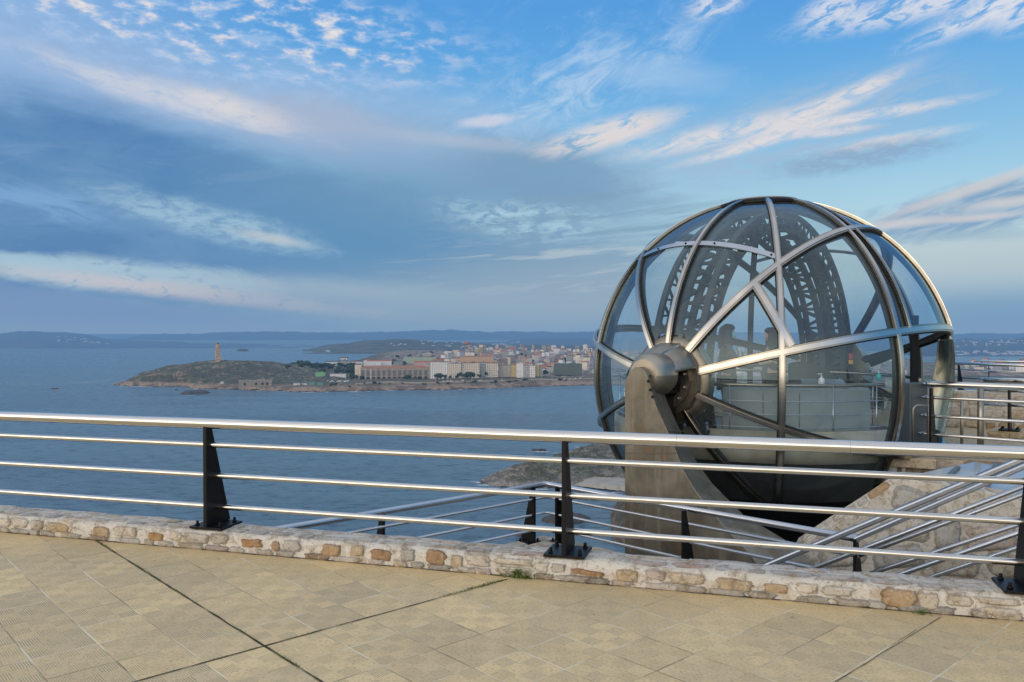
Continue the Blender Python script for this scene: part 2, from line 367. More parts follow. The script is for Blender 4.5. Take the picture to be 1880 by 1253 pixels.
# ------------------------------------------------------------------ geometry helpers
ORIG = {}
def thing(name, label, cat, loc=(0, 0, 0), rz=0., group=None):
    o = bpy.data.objects.new(name, None); COL.objects.link(o)
    o.location = loc; o.rotation_euler = (0, 0, rz); o.empty_display_size = .2
    tag(o, label, cat, group); ORIG[o.name] = Vector(loc); return o
def tag(o, label=None, cat=None, group=None, kind=None):
    if label: o['label'] = label
    if cat: o['category'] = cat
    if group: o['group'] = group
    if kind: o['kind'] = kind
    return o
def copy_tree(o, parent=None):
    c = o.copy(); COL.objects.link(c); c.parent = parent
    for ch in list(o.children): copy_tree(ch, c)
    return c

class MB:
    def __init__(s): s.v = []; s.f = []; s.c = []; s.smooth = []; s.col = None
    def face(s, idx, sm=False):
        s.f.append(tuple(idx)); s.c.append(s.col); s.smooth.append(sm)
    def add(s, vs, fs, sm=False):
        b = len(s.v); s.v += [Vector(q) for q in vs]
        for f in fs: s.face([b + i for i in f], sm)
        return b
    def box(s, c, size, R=None):
        c = Vector(c); hx, hy, hz = size[0] / 2, size[1] / 2, size[2] / 2
        vs = [Vector((x, y, z)) for z in (-hz, hz) for y in (-hy, hy) for x in (-hx, hx)]
        if R is not None: vs = [R @ q for q in vs]
        s.add([c + q for q in vs], [(0, 2, 3, 1), (4, 5, 7, 6), (0, 1, 5, 4), (2, 6, 7, 3), (0, 4, 6, 2), (1, 3, 7, 5)]); return s
    def prism(s, front, back, caps=True, sm=False):
        n = len(front); b = len(s.v); s.v += [Vector(q) for q in front] + [Vector(q) for q in back]
        for i in range(n):
            j = (i + 1) % n; s.face((b + i, b + j, b + n + j, b + n + i), sm)
        if caps: s.face([b + i for i in range(n)][::-1]); s.face([b + n + i for i in range(n)])
        return s
    def tube(s, pts, r, n=10, closed=False, caps=True, sm=True):
        pts = [Vector(q) for q in pts]; k = len(pts); rs = r if isinstance(r, (list, tuple)) else [r] * k
        b = len(s.v); up = None
        for i, p0 in enumerate(pts):
            a = pts[(i - 1) % k] if (closed or i > 0) else pts[i]; c = pts[(i + 1) % k] if (closed or i < k - 1) else pts[i]
            d = (c - a).normalized()
            if up is None: up = Vector((0, 0, 1)) if abs(d.z) < .95 else Vector((1, 0, 0))
            x = d.cross(up).normalized(); y = x.cross(d).normalized(); up = y
            for j in range(n):
                t = 2 * pi * j / n; s.v.append(p0 + (x * cos(t) + y * sin(t)) * rs[i])
        for i in range(k if closed else k - 1):
            i2 = (i + 1) % k
            for j in range(n):
                j2 = (j + 1) % n; s.face((b + i * n + j, b + i * n + j2, b + i2 * n + j2, b + i2 * n + j), sm)
        if caps and not closed:
            s.face([b + j for j in range(n)][::-1]); s.face([b + (k - 1) * n + j for j in range(n)])
        return s
    def strip(s, pts, ups, w, h, closed=False, sm=False):
        """rectangular bar swept along pts; ups = outward direction at each point; w across, h along up"""
        k = len(pts); R = []
        for i, p0 in enumerate(pts):
            a = pts[(i - 1) % k] if (closed or i > 0) else pts[i]; c = pts[(i + 1) % k] if (closed or i < k - 1) else pts[i]
            d = (Vector(c) - Vector(a)).normalized(); u = Vector(ups[i]).normalized(); x = d.cross(u).normalized()
            ww = w[i] if isinstance(w, (list, tuple)) else w
            R.append([Vector(p0) + x * (sx * ww / 2) + u * (sy * h / 2) for sx, sy in ((-1, -1), (1, -1), (1, 1), (-1, 1))])
        if k == 2:
            b = len(s.v); s.v += R[0] + R[1]
            for j in range(4): s.face((b + j, b + (j + 1) % 4, b + 4 + (j + 1) % 4, b + 4 + j))
            s.face((b + 3, b + 2, b + 1, b)); s.face((b + 4, b + 5, b + 6, b + 7)); return s
        for j in range(4):
            b = len(s.v)
            for r in R: s.v += [r[j], r[(j + 1) % 4]]
            for i in range(k if closed else k - 1):
                i2 = (i + 1) % k; s.face((b + i * 2, b + i * 2 + 1, b + i2 * 2 + 1, b + i2 * 2), True)
        if not closed:
            b = len(s.v); s.v += R[0] + R[-1]; s.face((b + 3, b + 2, b + 1, b)); s.face((b + 4, b + 5, b + 6, b + 7))
        return s
    def bar(s, a, b, w, h, up=(0, 0, 1)):
        return s.strip([Vector(a), Vector(b)], [up_perp(Vector(a), Vector(b), Vector(up))] * 2, w, h)
    def cyl(s, a, b, r, n=12, r2=None): return s.tube([a, b], [r, r if r2 is None else r2], n)
    def sphere(s, c, r, n=12, m=8, sc=(1, 1, 1)):
        c = Vector(c); b = len(s.v)
        for i in range(m + 1):
            t = pi * i / m
            for j in range(n):
                q = 2 * pi * j / n; s.v.append(c + Vector((sin(t) * cos(q) * sc[0], sin(t) * sin(q) * sc[1], cos(t) * sc[2])) * r)
        for i in range(m):
            for j in range(n):
                j2 = (j + 1) % n; s.face((b + i * n + j, b + (i + 1) * n + j, b + (i + 1) * n + j2, b + i * n + j2), True)
        return s
    def lathe(s, c, prof, n=24, sm=True, axis=None):
        c = Vector(c); b = len(s.v); k = len(prof)
        for r, z in prof:
            for j in range(n):
                q = 2 * pi * j / n; s.v.append(c + Vector((r * cos(q), r * sin(q), z)))
        for i in range(k - 1):
            for j in range(n):
                j2 = (j + 1) % n; s.face((b + i * n + j, b + i * n + j2, b + (i + 1) * n + j2, b + (i + 1) * n + j), sm)
        s.face([b + j for j in range(n)][::-1]); s.face([b + (k - 1) * n + j for j in range(n)])
        return s
    def grid(s, rows, sm=True):
        b = len(s.v); nr = len(rows); nc = len(rows[0])
        for r in rows: s.v += [Vector(q) for q in r]
        for i in range(nr - 1):
            for j in range(nc - 1): s.face((b + i * nc + j, b + i * nc + j + 1, b + (i + 1) * nc + j + 1, b + (i + 1) * nc + j), sm)
        return s
    def build(s, name, mat, parent=None, local=False, bevel=0.):
        me = bpy.data.meshes.new(name); o = bpy.data.objects.new(name, me); COL.objects.link(o)
        off = Vector((0, 0, 0))
        if parent is not None and not local: off = ORIG.get(parent.name, off)
        me.from_pydata([q - off for q in s.v], [], s.f)
        me.polygons.foreach_set('use_smooth', s.smooth)
        if any(c is not None for c in s.c):
            at_ = me.color_attributes.new('Col', 'FLOAT_COLOR', 'CORNER')
            for p, c in zip(me.polygons, s.c):
                for li in p.loop_indices: at_.data[li].color = (*(c or (.6, .57, .52)), 1)
        if isinstance(mat, (list, tuple)):
            for x in mat: me.materials.append(M[x])
        else: me.materials.append(M[mat])
        if bevel:
            bm = o.modifiers.new('bevel', 'BEVEL'); bm.width = bevel; bm.segments = 2; bm.limit_method = 'ANGLE'; bm.angle_limit = radians(40)
        if parent is not None:
            o.parent = parent; ORIG[o.name] = ORIG.get(parent.name, Vector((0, 0, 0)))
        me.update(); return o
def up_perp(a, b, up):
    d = (b - a).normalized(); u = up - d * up.dot(d)
    return u.normalized() if u.length > 1e-5 else Vector((1, 0, 0))
def lerp(a, b, t): return a + (b - a) * t
def interp(x, tab):
    if x <= tab[0][0]: return tab[0][1]
    for (x0, y0), (x1, y1) in zip(tab, tab[1:]):
        if x <= x1: return lerp(y0, y1, (x - x0) / (x1 - x0))
    return tab[-1][1]
def n3(x, y=0., z=0.): return mnoise.noise(Vector((x, y, z)))
def fbm(x, y, z=0., o=5): return mnoise.fractal(Vector((x, y, z)), .9, 2.1, o)

# ------------------------------------------------------------------ sky and sun
SUN_AZ, SUN_EL = radians(226), radians(19)      # behind the lookout, a little to the left
W = bpy.data.worlds.new('World'); S.world = W; W.use_nodes = True
t = NT(W.node_tree)
dirv = t.vm('NORMALIZE', t.new('ShaderNodeTexCoord').outputs['Generated'])
D = t.sep(dirv)
az = t.m('MULTIPLY', t.m('ARCTAN2', D[0], D[1]), 180 / pi)
el = t.m('MULTIPLY', t.m('ARCSINE', D[2]), 180 / pi)
sky = t.new('ShaderNodeTexSky', sky_type='NISHITA'); sky.sun_disc = False
sky.sun_elevation = SUN_EL; sky.sun_rotation = SUN_AZ; sky.altitude = 140
def AE(px, py):
    a = degrees(atan((px - 940) / F)); return a, degrees(atan((611 - py) / F * cos(radians(a))))
ramp_el = t.lin(el, -2., 30.)
pe = lambda py: (AE(1300, py)[1] + 2) / 32
base = t.ramp(ramp_el, [(0., srgb(112, 152, 190)), (pe(600), srgb(118, 156, 190)), (pe(540), srgb(150, 180, 201)), (pe(470), srgb(186, 207, 213)),
                        (pe(385), srgb(172, 212, 230)), (pe(300), srgb(146, 198, 230)), (pe(190), srgb(113, 180, 230)), (pe(90), srgb(92, 167, 229)), (pe(0), srgb(84, 159, 226)), (1., srgb(100, 165, 226))])
nish = t.vm('SCALE', sky.outputs[0]); nish.node.inputs['Scale'].default_value = .10
base = t.mix(.10, base, nish)
ae = t.comb(az, el)
n_soft = t.noise(t.scalev(ae, (.09, .22, 1)), 1., 6, .6, .4)
n_mid = t.noise(t.scalev(ae, (.28, .75, 1)), 1., 7, .62, .5)
n_fine = t.noise(t.scalev(ae, (.75, 1.9, 1)), 1., 7, .66, .5)
n_mix = t.m('ADD', t.m('MULTIPLY', n_soft, .55), t.m('MULTIPLY', n_mid, .45))
n_cell = t.noise(t.scalev(ae, (.60, 1.35, 1)), 1., 6, .56, .1)
def rotcoord(cx, cy, rot):
    a0, e0 = AE(cx, cy); c_, s_ = cos(radians(rot)), sin(radians(rot))
    da = t.m('SUBTRACT', az, a0); de = t.m('SUBTRACT', e0, el)
    return t.m('ADD', t.m('MULTIPLY', da, c_), t.m('MULTIPLY', de, s_)), t.m('SUBTRACT', t.m('MULTIPLY', de, c_), t.m('MULTIPLY', da, s_))
def blob(cx, cy, hx, hy, rot=0., soft=.5, warp=.5, nz=None):
    """cloud mass at a direction of the sky; sizes in photo pixels turned to degrees"""
    k = 26.2 / cos(radians(AE(cx, cy)[0])) ** 1.6
    x, y = rotcoord(cx, cy, rot)
    x = t.m('DIVIDE', x, hx / k); y = t.m('DIVIDE', y, hy / k)
    r = t.m('SQRT', t.m('ADD', t.m('MULTIPLY', x, x), t.m('MULTIPLY', y, y)))
    r = t.m('ADD', r, t.m('MULTIPLY', t.m('SUBTRACT', nz if nz is not None else n_soft, .5), warp))
    return t.ss(r, 1. - soft, 1. + soft, 1., 0.), x, y
def streak(rot, fx, fy, seed=0., det=7, rough=.62, dist=.6):
    x, y = rotcoord(940, 300, rot)
    return t.noise(t.comb(t.m('MULTIPLY', x, fx), t.m('MULTIPLY', y, fy), seed), 1., det, rough, dist)
def layer(c, mask, col, op=1.): return t.mix(t.m('MULTIPLY', mask, op), c, col)
c = base
# thin veil over the left, thickening to a blue-grey bank
c = layer(c, blob(60, 120, 360, 200, 10, .8, .8)[0], srgb(152, 182, 220), .75)
c = layer(c, blob(640, 210, 330, 70, 6, .7, .9, n_mid)[0], srgb(158, 188, 222), .7)
c = layer(c, blob(1000, 470, 420, 110, -4, .8, .9)[0], srgb(150, 186, 208), .6)
bank = blob(250, 400, 780, 190, 8, .26, .9, n_mix)[0]
bankc = t.mix(t.ss(n_soft, .35, .65), srgb(80, 128, 178), srgb(99, 142, 187))
bankc = t.mix(t.ss(az, -25., 4., 0., .6), bankc, srgb(112, 154, 188))
c = layer(c, bank, bankc, .93)
wisp = t.noise(t.comb(t.m('ADD', t.m('MULTIPLY', az, .14), t.m('MULTIPLY', el, .10)), t.m('SUBTRACT', t.m('MULTIPLY', el, .55), t.m('MULTIPLY', az, .09)), 3.3), 1., 8, .66, .9)
c = layer(c, t.m('MULTIPLY', bank, t.ss(wisp, .50, .68)), srgb(130, 162, 200), .38)
c = layer(c, t.m('MULTIPLY', bank, t.ss(wisp, .44, .30)), srgb(84, 126, 178), .5)
c = layer(c, blob(820, 415, 330, 150, 14, .6, .9, n_mix)[0], srgb(110, 152, 187), .8)
c = layer(c, blob(710, 246, 270, 24, 8, .8, 1.2, n_mid)[0], srgb(154, 180, 209), .7)
c = layer(c, blob(1010, 325, 180, 62, 8, .5, 1.1, n_mid)[0], srgb(122, 158, 190), .85)
c = layer(c, blob(760, 500, 420, 75, 14, .7, 1., n_mix)[0], srgb(96, 145, 186), .75)
c = layer(c, blob(1080, 540, 260, 75, 0, .8, .5)[0], srgb(138, 163, 186), .7)
# lit rim of the bank
s12 = streak(12, .30, 1.15, 2.)
rim = t.m('MULTIPLY', blob(310, 180, 225, 24, 11, .6, 1.1, n_mid)[0], t.ss(s12, .33, .58))
c = layer(c, blob(420, 205, 330, 45, 11, .8, .8, n_mid)[0], srgb(160, 180, 212), .65)
c = layer(c, rim, srgb(204, 210, 224), .62)
c = layer(c, t.m('MULTIPLY', blob(440, 202, 110, 22, 10, .7, 1.2, n_mid)[0], t.ss(n_fine, .30, .52, .35, 1.)), srgb(218, 216, 218), .88)
c = layer(c, t.m('MULTIPLY', blob(265, 168, 100, 16, 12, .7, 1.3, n_mid)[0], t.ss(n_fine, .34, .54, .2, 1.)), srgb(206, 210, 220), .7)
c = layer(c, blob(590, 212, 110, 34, 8, .7, .9, n_mid)[0], srgb(168, 182, 206), .7)
c = layer(c, blob(860, 262, 150, 10, 5, .8, .9, n_mid)[0], srgb(178, 190, 208), .55)
# windows in the bank
g1 = t.m('MULTIPLY', blob(385, 408, 185, 30, 12, .55, 1.2, n_mid)[0], t.ss(n_fine, .36, .60, .35, 1.))
c = layer(c, g1, srgb(158, 192, 214), .85)
c = layer(c, blob(500, 438, 60, 9, 10, .7, 1., n_mid)[0], srgb(190, 200, 206), .7)
c = layer(c, t.m('MULTIPLY', blob(70, 370, 130, 32, 8, .7, 1.2, n_mid)[0], t.ss(s12, .35, .6)), srgb(128, 170, 212), .8)
c = layer(c, t.m('MULTIPLY', blob(960, 405, 130, 30, 4, .6, 1.4, n_mid)[0], t.ss(n_fine, .38, .6)), srgb(172, 205, 222), .85)
c = layer(c, t.m('MULTIPLY', blob(235, 508, 270, 29, 3, .45, 1.5, n_mid)[0], t.ss(n_fine, .28, .48, .35, 1.)), srgb(166, 194, 211), .92)
c = layer(c, blob(20, 478, 150, 14, 4, .6, .9, n_mid)[0], srgb(164, 194, 212), .85)
c = layer(c, t.m('MULTIPLY', blob(390, 541, 290, 14, 6, .8, 1.1, n_mid)[0], t.ss(n_fine, .3, .5, .2, 1.)), srgb(200, 194, 200), .85)
c = layer(c, blob(600, 535, 240, 22, 3, .8, .9, s12)[0], srgb(160, 182, 200), .7)
c = layer(c, blob(80, 568, 620, 40, 7, .25, .4, n_mid)[0], srgb(119, 149, 190), .9)
c = layer(c, blob(820, 575, 500, 24, 2, .8, .5, n_mid)[0], srgb(124, 156, 188), .6)
# rows of small puffs, upper left
puffs = t.m('MULTIPLY', blob(400, 42, 420, 74, 4, .45, .9, n_mid)[0], t.m('MULTIPLY', t.ss(n_cell, .50, .60), t.ss(n_mid, .36, .52)))
c = layer(c, t.m('MULTIPLY', blob(400, 55, 460, 95, 4, .6, .9, n_mid)[0], t.ss(n_cell, .42, .58)), srgb(158, 192, 232), .7)
c = layer(c, puffs, t.mix(t.ss(n_cell, .53, .68), srgb(186, 198, 222), srgb(232, 226, 224)), .92)
# wisps, centre and right
sm = streak(-24, .26, .62, 5., 9, .68, .9)
c = layer(c, t.m('MULTIPLY', blob(1060, 158, 200, 52, -18, .8, 1.2, n_mid)[0], t.ss(sm, .38, .70)), srgb(190, 212, 234), .85)
c = layer(c, t.m('MULTIPLY', blob(1060, 60, 170, 120, -30, .8, 1., n_mid)[0], t.ss(sm, .48, .76)), srgb(160, 198, 236), .55)
c = layer(c, blob(1215, 140, 110, 26, 8, .8, 1.2, n_mid)[0], srgb(168, 200, 232), .55)
s8 = streak(-14, .36, 1.45, 9.)
c = layer(c, t.m('MULTIPLY', blob(1120, 246, 125, 24, -13, .5, 1., s8)[0], t.ss(s8, .34, .55)), srgb(222, 216, 216), .95)
c = layer(c, blob(895, 224, 48, 9, -6, .6, 1., n_mid)[0], srgb(206, 210, 224), .8)
grp, gx, gy = blob(1440, 245, 300, 74, -11, .4, 1.1, s8)
c = layer(c, t.m('MULTIPLY', grp, t.ss(s8, .40, .60, .25, 1.)), srgb(160, 188, 216), .85)
for cx, cy, hx, hy, rr in ((1330, 245, 165, 17, -10), (1500, 205, 145, 16, -20), (1590, 214, 150, 9, -4), (1400, 262, 130, 9, -12), (1530, 243, 60, 7, -3), (1620, 262, 110, 10, -5), (1575, 170, 50, 11, -18)):
    c = layer(c, t.m('MULTIPLY', blob(cx, cy, hx, hy, rr, .75, 1.3, s8)[0], t.m('MULTIPLY', t.ss(s8, .32, .56, .2, 1.), t.ss(n_fine, .30, .50, .35, 1.))), srgb(224, 219, 221), .92)
c = layer(c, t.m('MULTIPLY', blob(1575, 290, 150, 24, -5, .5, 1.2, n_mid)[0], t.ss(n_fine, .35, .55, .4, 1.)), srgb(140, 170, 200), .8)
s3 = streak(-16, .6, 1.7, 14.)
for cx, cy, hx, hy, rr in ((1315, 8, 52, 22, -10), (1530, 16, 60, 24, -14), (1680, 14, 200, 26, -4), (1800, 28, 130, 22, -16), (1860, 20, 60, 40, 0)):
    c = layer(c, t.m('MULTIPLY', blob(cx, cy, hx, hy, rr, .6, 1.3, s3)[0], t.ss(s3, .38, .58, .05, 1.)), srgb(218, 222, 232), .85)
# cloud banks right of the sphere and thin bars left of it
rc = blob(1800, 382, 215, 46, -10, .4, 1.1, s8)[0]
c = layer(c, rc, t.mix(t.ss(s8, .40, .6), srgb(124, 162, 196), srgb(164, 186, 206)), .92)
for cx, cy, hx, hy, rr in ((1790, 345, 150, 10, -16), (1850, 372, 70, 9, -4), (1660, 410, 90, 8, -4), (1800, 400, 60, 6, -3)):
    c = layer(c, blob(cx, cy, hx, hy, rr, .8, 1.3, s8)[0], srgb(206, 205, 208), .8)
c = layer(c, blob(1780, 432, 150, 12, 2, .8, 1.2, s8)[0], srgb(146, 178, 200), .6)
c = layer(c, blob(1800, 470, 220, 36, 0, .8, .6)[0], srgb(184, 200, 208), .55)
c = layer(c, blob(1840, 560, 230, 55, 0, .8, .5)[0], srgb(106, 150, 190), .55)
s0 = streak(-5, .13, 1.6, 21.)
c = layer(c, t.m('MULTIPLY', blob(1080, 430, 260, 70, -3, .6, .8)[0], t.ss(s0, .46, .62)), srgb(128, 162, 188), .7)
c = layer(c, t.m('MULTIPLY', blob(1050, 490, 260, 50, 0, .6, .8)[0], t.ss(s0, .5, .36)), srgb(190, 202, 208), .6)
c = layer(c, blob(1170, 374, 90, 9, -4, .8, 1., n_mid)[0], srgb(136, 170, 196), .6)
c = layer(c, blob(1020, 550, 430, 58, 0, .8, .6, n_mix)[0], srgb(152, 174, 191), .6)
c = layer(c, blob(1790, 500, 260, 40, 0, .8, .6, n_mix)[0], srgb(180, 198, 206), .5)
# haze low over the water
c = t.mix(t.ss(el, 1.6, -.4, 0., .75), c, srgb(126, 157, 189))
# paler cloud overhead and a bright evening band low in the sky behind the lookout, both out of the picture
over = t.m('MULTIPLY', t.ss(el, 26., 50.), t.ss(n_soft, .3, .65, .6, 1.))
c = t.mix(over, c, (.74, .76, .82, 1))
sd = Vector((sin(SUN_AZ) * cos(SUN_EL), cos(SUN_AZ) * cos(SUN_EL), sin(SUN_EL)))
dp = t.new('ShaderNodeVectorMath', operation='DOT_PRODUCT'); t.l.new(dirv, dp.inputs[0]); dp.inputs[1].default_value = sd
back = t.m('MULTIPLY', t.ss(dp.outputs['Value'], -.15, .75), t.ss(el, 7., 32., 1., .10))
c = t.mix(back, c, (1.75, 1.62, 1.45, 1))
core = t.m('MULTIPLY', t.ss(dp.outputs['Value'], .45, 1.), t.ss(el, 6., 34., 1., 0.))
c = t.mix(t.m('MULTIPLY', core, .75), c, (3.0, 2.55, 1.95, 1))
# below the horizon the far water and land, dim
c = t.mix(t.ss(el, -.6, -2.), c, (.085, .085, .06, 1))
bg = t.new('ShaderNodeBackground'); t.l.new(c, bg.inputs[0]); bg.inputs[1].default_value = 1.
wo = t.new('ShaderNodeOutputWorld'); t.l.new(bg.outputs[0], wo.inputs[0])
W.cycles.sampling_method = 'MANUAL'; W.cycles.sample_map_resolution = 512
sl = bpy.data.lights.new('sun', 'SUN'); so = bpy.data.objects.new('sun', sl); COL.objects.link(so)
sl.energy = .6; sl.angle = radians(75); sl.color = (1., .78, .55)
so.rotation_euler = (-sd).to_track_quat('-Z', 'Y').to_euler(); so.location = (-20, -20, 30)
# ------------------------------------------------------------------ foreground plaza
WE = Vector((cos(radians(-16.3)), sin(radians(-16.3)), 0)); WN = Vector((-WE.y, WE.x, 0))      # along the wall, and out towards the sea
WO = Vector((.372, 5.399, 0))                                                                 # foot of the wall below the middle post
def wpt(s, n, z): return WO + WE * s + WN * n + Vector((0, 0, z))
WZ = .138
g = MB()
def jit(s, k=0.): return .012 * n3(s * 3.1, k)
rows = [[wpt(s, n, 0) for s in [x * .5 for x in range(-26, 40)]] for n in (.05, -2, -5, -10, -20)]
g.grid(rows, False)
tag(g.build('plaza', 'pavers'), kind='structure')

JA, JB = Vector((.6756, -.7373, 0)), Vector((.7373, .6756, 0))      # the two joint directions
def jpoint(cc, ss_): return Vector((.7373 * cc - .6756 * ss_, .6756 * cc + .7373 * ss_, 0))
# open joints: shallow soil-filled gaps 4 mm proud sheets
g = MB()
def joint_strip(c0, s0, c1, s1, wdt):
    a, b = jpoint(c0, s0), jpoint(c1, s1); L = (b - a).length; n = max(4, int(L / .03)); d = (b - a).normalized(); q = Vector((-d.y, d.x, 0))
    r0, r1 = [], []
    for i in range(n + 1):
        p0 = lerp(a, b, i / n); wv = wdt * (.62 + .55 * n3(i * .31, c0 * 7 + s0)); off = .004 * n3(i * .17, 9.1 + s0)
        r0.append(p0 + q * (off - wv / 2) + Vector((0, 0, .004))); r1.append(p0 + q * (off + wv / 2) + Vector((0, 0, .004)))
    g.grid([r0, r1], False)
joint_strip(1.931, 7.02, 1.931, 4.034, .013); joint_strip(1.931, 4.034, 1.931, 0.5, .012)
joint_strip(-2., 4.034, 1.931, 4.034, .014); joint_strip(1.931, 4.034, 3.66, 4.034, .012)
joint_strip(2.9, 1.798, 5.02, 1.798, .006)
r0, r1 = [], []
for i in range(430):
    s_ = -7.5 + i * .032; wv = .010 + .010 * n3(s_ * 4., 3.) + .006 * n3(s_ * 15., 8.)
    r0.append(wpt(s_, -.004 - max(.002, wv), .004)); r1.append(wpt(s_, .03, .004))
g.grid([r0, r1], False)
tag(g.build('soil_joint', 'joint_soil'), kind='structure')

# moss and grass in the joints and along the foot of the wall
g = MB(); rg = random.Random(3)
def blade(p0, h, lean=.7):
    a = rg.uniform(0, 2 * pi); d = Vector((cos(a), sin(a), 0)); q = Vector((-d.y, d.x, 0)) * (h * .09 + .0008)
    tip = p0 + d * (h * rg.uniform(.2, lean)) + Vector((0, 0, h)); mid = p0 + d * (h * .12) + Vector((0, 0, h * .55))
    g.add([p0 - q, p0 + q, mid + q * .8, mid - q * .8, tip], [(0, 1, 2, 3), (3, 2, 4)])
def sow(a, b, dens, hmax, thr=.0, sd=0., spread=.006):
    L = (b - a).length
    for i in range(int(L * dens)):
        k = rg.random(); p0 = lerp(a, b, k); v = n3(k * L * 2.1, sd) + .35 * n3(k * L * 8, sd + 3)
        if v < thr: continue
        g_ = Vector((rg.gauss(0, spread), rg.gauss(0, spread), .004)); blade(p0 + g_, hmax * rg.uniform(.3, 1) * min(1, .35 + v * 1.3))
sow(jpoint(1.931, 7.0), jpoint(1.931, 4.034), 620, .011, .0, 1.); sow(jpoint(1.931, 4.034), jpoint(1.931, 3), 620, .010, .0, 5.)
sow(jpoint(.2, 4.034), jpoint(1.931, 4.034), 800, .013, -.05, 2.); sow(jpoint(1.931, 4.034), jpoint(3.6, 4.034), 600, .010, .02, 3.)
sow(jpoint(3.1, 4.034), jpoint(3.62, 4.034), 1000, .024, -.4, 4., .012)
for a in range(-9, 8):
    if n3(a * 1.7, 4.4) > -.1: sow(wpt(a * .5, -.008, 0), wpt(a * .5 + .5, -.008, 0), 160, .014, .1, a * 1.3)
tag(g.build('grass', 'grass_blade'), kind='stuff')

# weeds at the foot of the wall
def weed(px, py, h, n, spread, label):
    global g
    p0 = onz(px, py, 0); root = thing('weed_plant', label, 'weed', p0); g = MB()
    for i in range(n):
        a = rg.uniform(0, 2 * pi); r = abs(rg.gauss(0, spread)); q = p0 + WE * (r * cos(a) * 1.6) + WN * (-abs(r * sin(a)) * .5); q.z = 0
        blade(q, h * rg.uniform(.35, 1.) * exp(-r / spread * .4), 1.1)
        tip = q + Vector((rg.uniform(-.02, .02), rg.uniform(-.02, .02), h * rg.uniform(.2, .8)))
        e1 = Vector((rg.uniform(-1, 1), rg.uniform(-1, 1), rg.uniform(-.3, .6))) * .011; e2 = Vector((rg.uniform(-1, 1), rg.uniform(-1, 1), rg.uniform(-.2, .6))) * .007
        g.add([tip - e1, tip - e2, tip + e1, tip + e2], [(0, 1, 2, 3)])
    g.build('leaves', 'weed_leaf', root)
m, t, p = material('weed_leaf', .6, 0, (.10, .18, .03, 1))
t.put(p.inputs['Base Color'], t.ramp(t.noise(t.pos(), 35, 3, .6), [(.3, (.05, .10, .018, 1)), (.55, (.13, .22, .04, 1)), (.75, (.26, .30, .08, 1))]))
weed(952, 1060, .075, 170, .045, 'bushy green weed where the mossy joint meets the stone wall')
weed(1000, 1063, .055, 60, .03, 'small bright yellow-green weed just right of the bushy one')
weed(1690, 1128, .035, 30, .02, 'tiny yellowish weed below the square orange wall stone')
weed(160, 988, .03, 110, .055, 'low dark flat weed at the left end of the long joint')
for px, py, hx in ((1452, 1134, .02), (280, 1031, .018)):
    q = onz(px, py, .006); g = MB(); g.add([q, q + JB * hx, q + JB * hx + JA * .008 + Vector((0, 0, .006)), q + JA * .006], [(0, 1, 2, 3)])
    o = g.build('dry_leaf', 'joint_soil'); tag(o, 'dark dry leaf on the slabs ' + ('right of the middle post' if px > 1000 else 'left of the mossy joint'), 'leaf')

# ------------------------------------------------------------------ rubble stones
PAL = [(.56, .50, .40), (.50, .45, .37), (.60, .54, .44), (.44, .40, .34), (.52, .43, .31), (.56, .51, .45), (.47, .45, .40)]
ORANGE = [(.36, .205, .09), (.42, .28, .15), (.36, .24, .14), (.45, .35, .22)]
PINK = [(.52, .39, .34), (.50, .41, .37)]
MORTAR = (.66, .62, .55)
def stone(g, o, e1, e2, n, w, h, col, prot, rr, nu=9, nv=6, p=5., rough=.14):
    sd = rr.uniform(0, 99); rows = []
    for j in range(nv + 1):
        row = []
        for i in range(nu + 1):
            a = -1 + 2 * i / nu; b = -1 + 2 * j / nv
            # square to superellipse with a wobbling edge
            a2 = a * sqrt(1 - b * b * .22); b2 = b * sqrt(1 - a * a * .22)
            ed = max(abs(a), abs(b)); wob = 1 + rough * n3(a * 1.3 + sd, b * 1.3, 2.2) + rough * .6 * n3(a * 3 + sd, b * 3, 7.1)
            hh = prot * (1 - ed ** p) + prot * .55 * n3(a * 2 + sd, b * 2, 5.) * (1 - ed ** 3) - .004 * (ed > .99)
            row.append(o + e1 * (a2 * wob * w / 2) + e2 * (b2 * wob * h / 2) + n * hh)
        rows.append(row)
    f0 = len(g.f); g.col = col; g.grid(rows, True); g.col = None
    for j in range(nv):
        for i in range(nu):
            if i in (0, nu - 1) or j in (0, nv - 1): g.c[f0 + j * nu + i] = tuple(x * .72 for x in col)  # edge faces darkened in colour to imitate recess shade
def pick(rr, po=.18, pp=.06):
    k = rr.random()
    c0 = rr.choice(ORANGE) if k < po else rr.choice(PINK) if k < po + pp else rr.choice(PAL)
    q = rr.uniform(.85, 1.12); return tuple(x * q for x in c0)
def blend(c0, k): return tuple(lerp(m_, x, k) for m_, x in zip(MORTAR, c0))
def dim(c0, k): return tuple(x * k for x in c0)
def stone_field(g, O, e1, e2, n, L, H, rr, course=(.14, .24), length=(.18, .46), po=.15, gap=.02, prot=.02, clip=None, big=1):
    y = 0.
    while y < H - .03:
        ch = min(rr.uniform(*course), H - y)
        if H - y - ch < .06: ch = H - y
        x = rr.uniform(-.2, 0)
        while x < L:
            ln = rr.uniform(*length)
            if rr.random() < .22: ln *= .5
            cx, cy = x + ln / 2, y + ch / 2 + rr.uniform(-.02, .02)
            if (clip is None or clip(cx, cy, ln, ch)) and cx - ln / 2 > -.06 and cx + ln / 2 < L + .06:
                stone(g, O + e1 * cx + e2 * cy, e1, e2, n, (ln - gap) * rr.uniform(.9, 1.04), (ch - gap) * rr.uniform(.82, 1.03), pick(rr, po), prot * rr.uniform(.5, 1.2), rr, p=rr.choice((4., 6., 8.)))
            x += ln
        y += ch

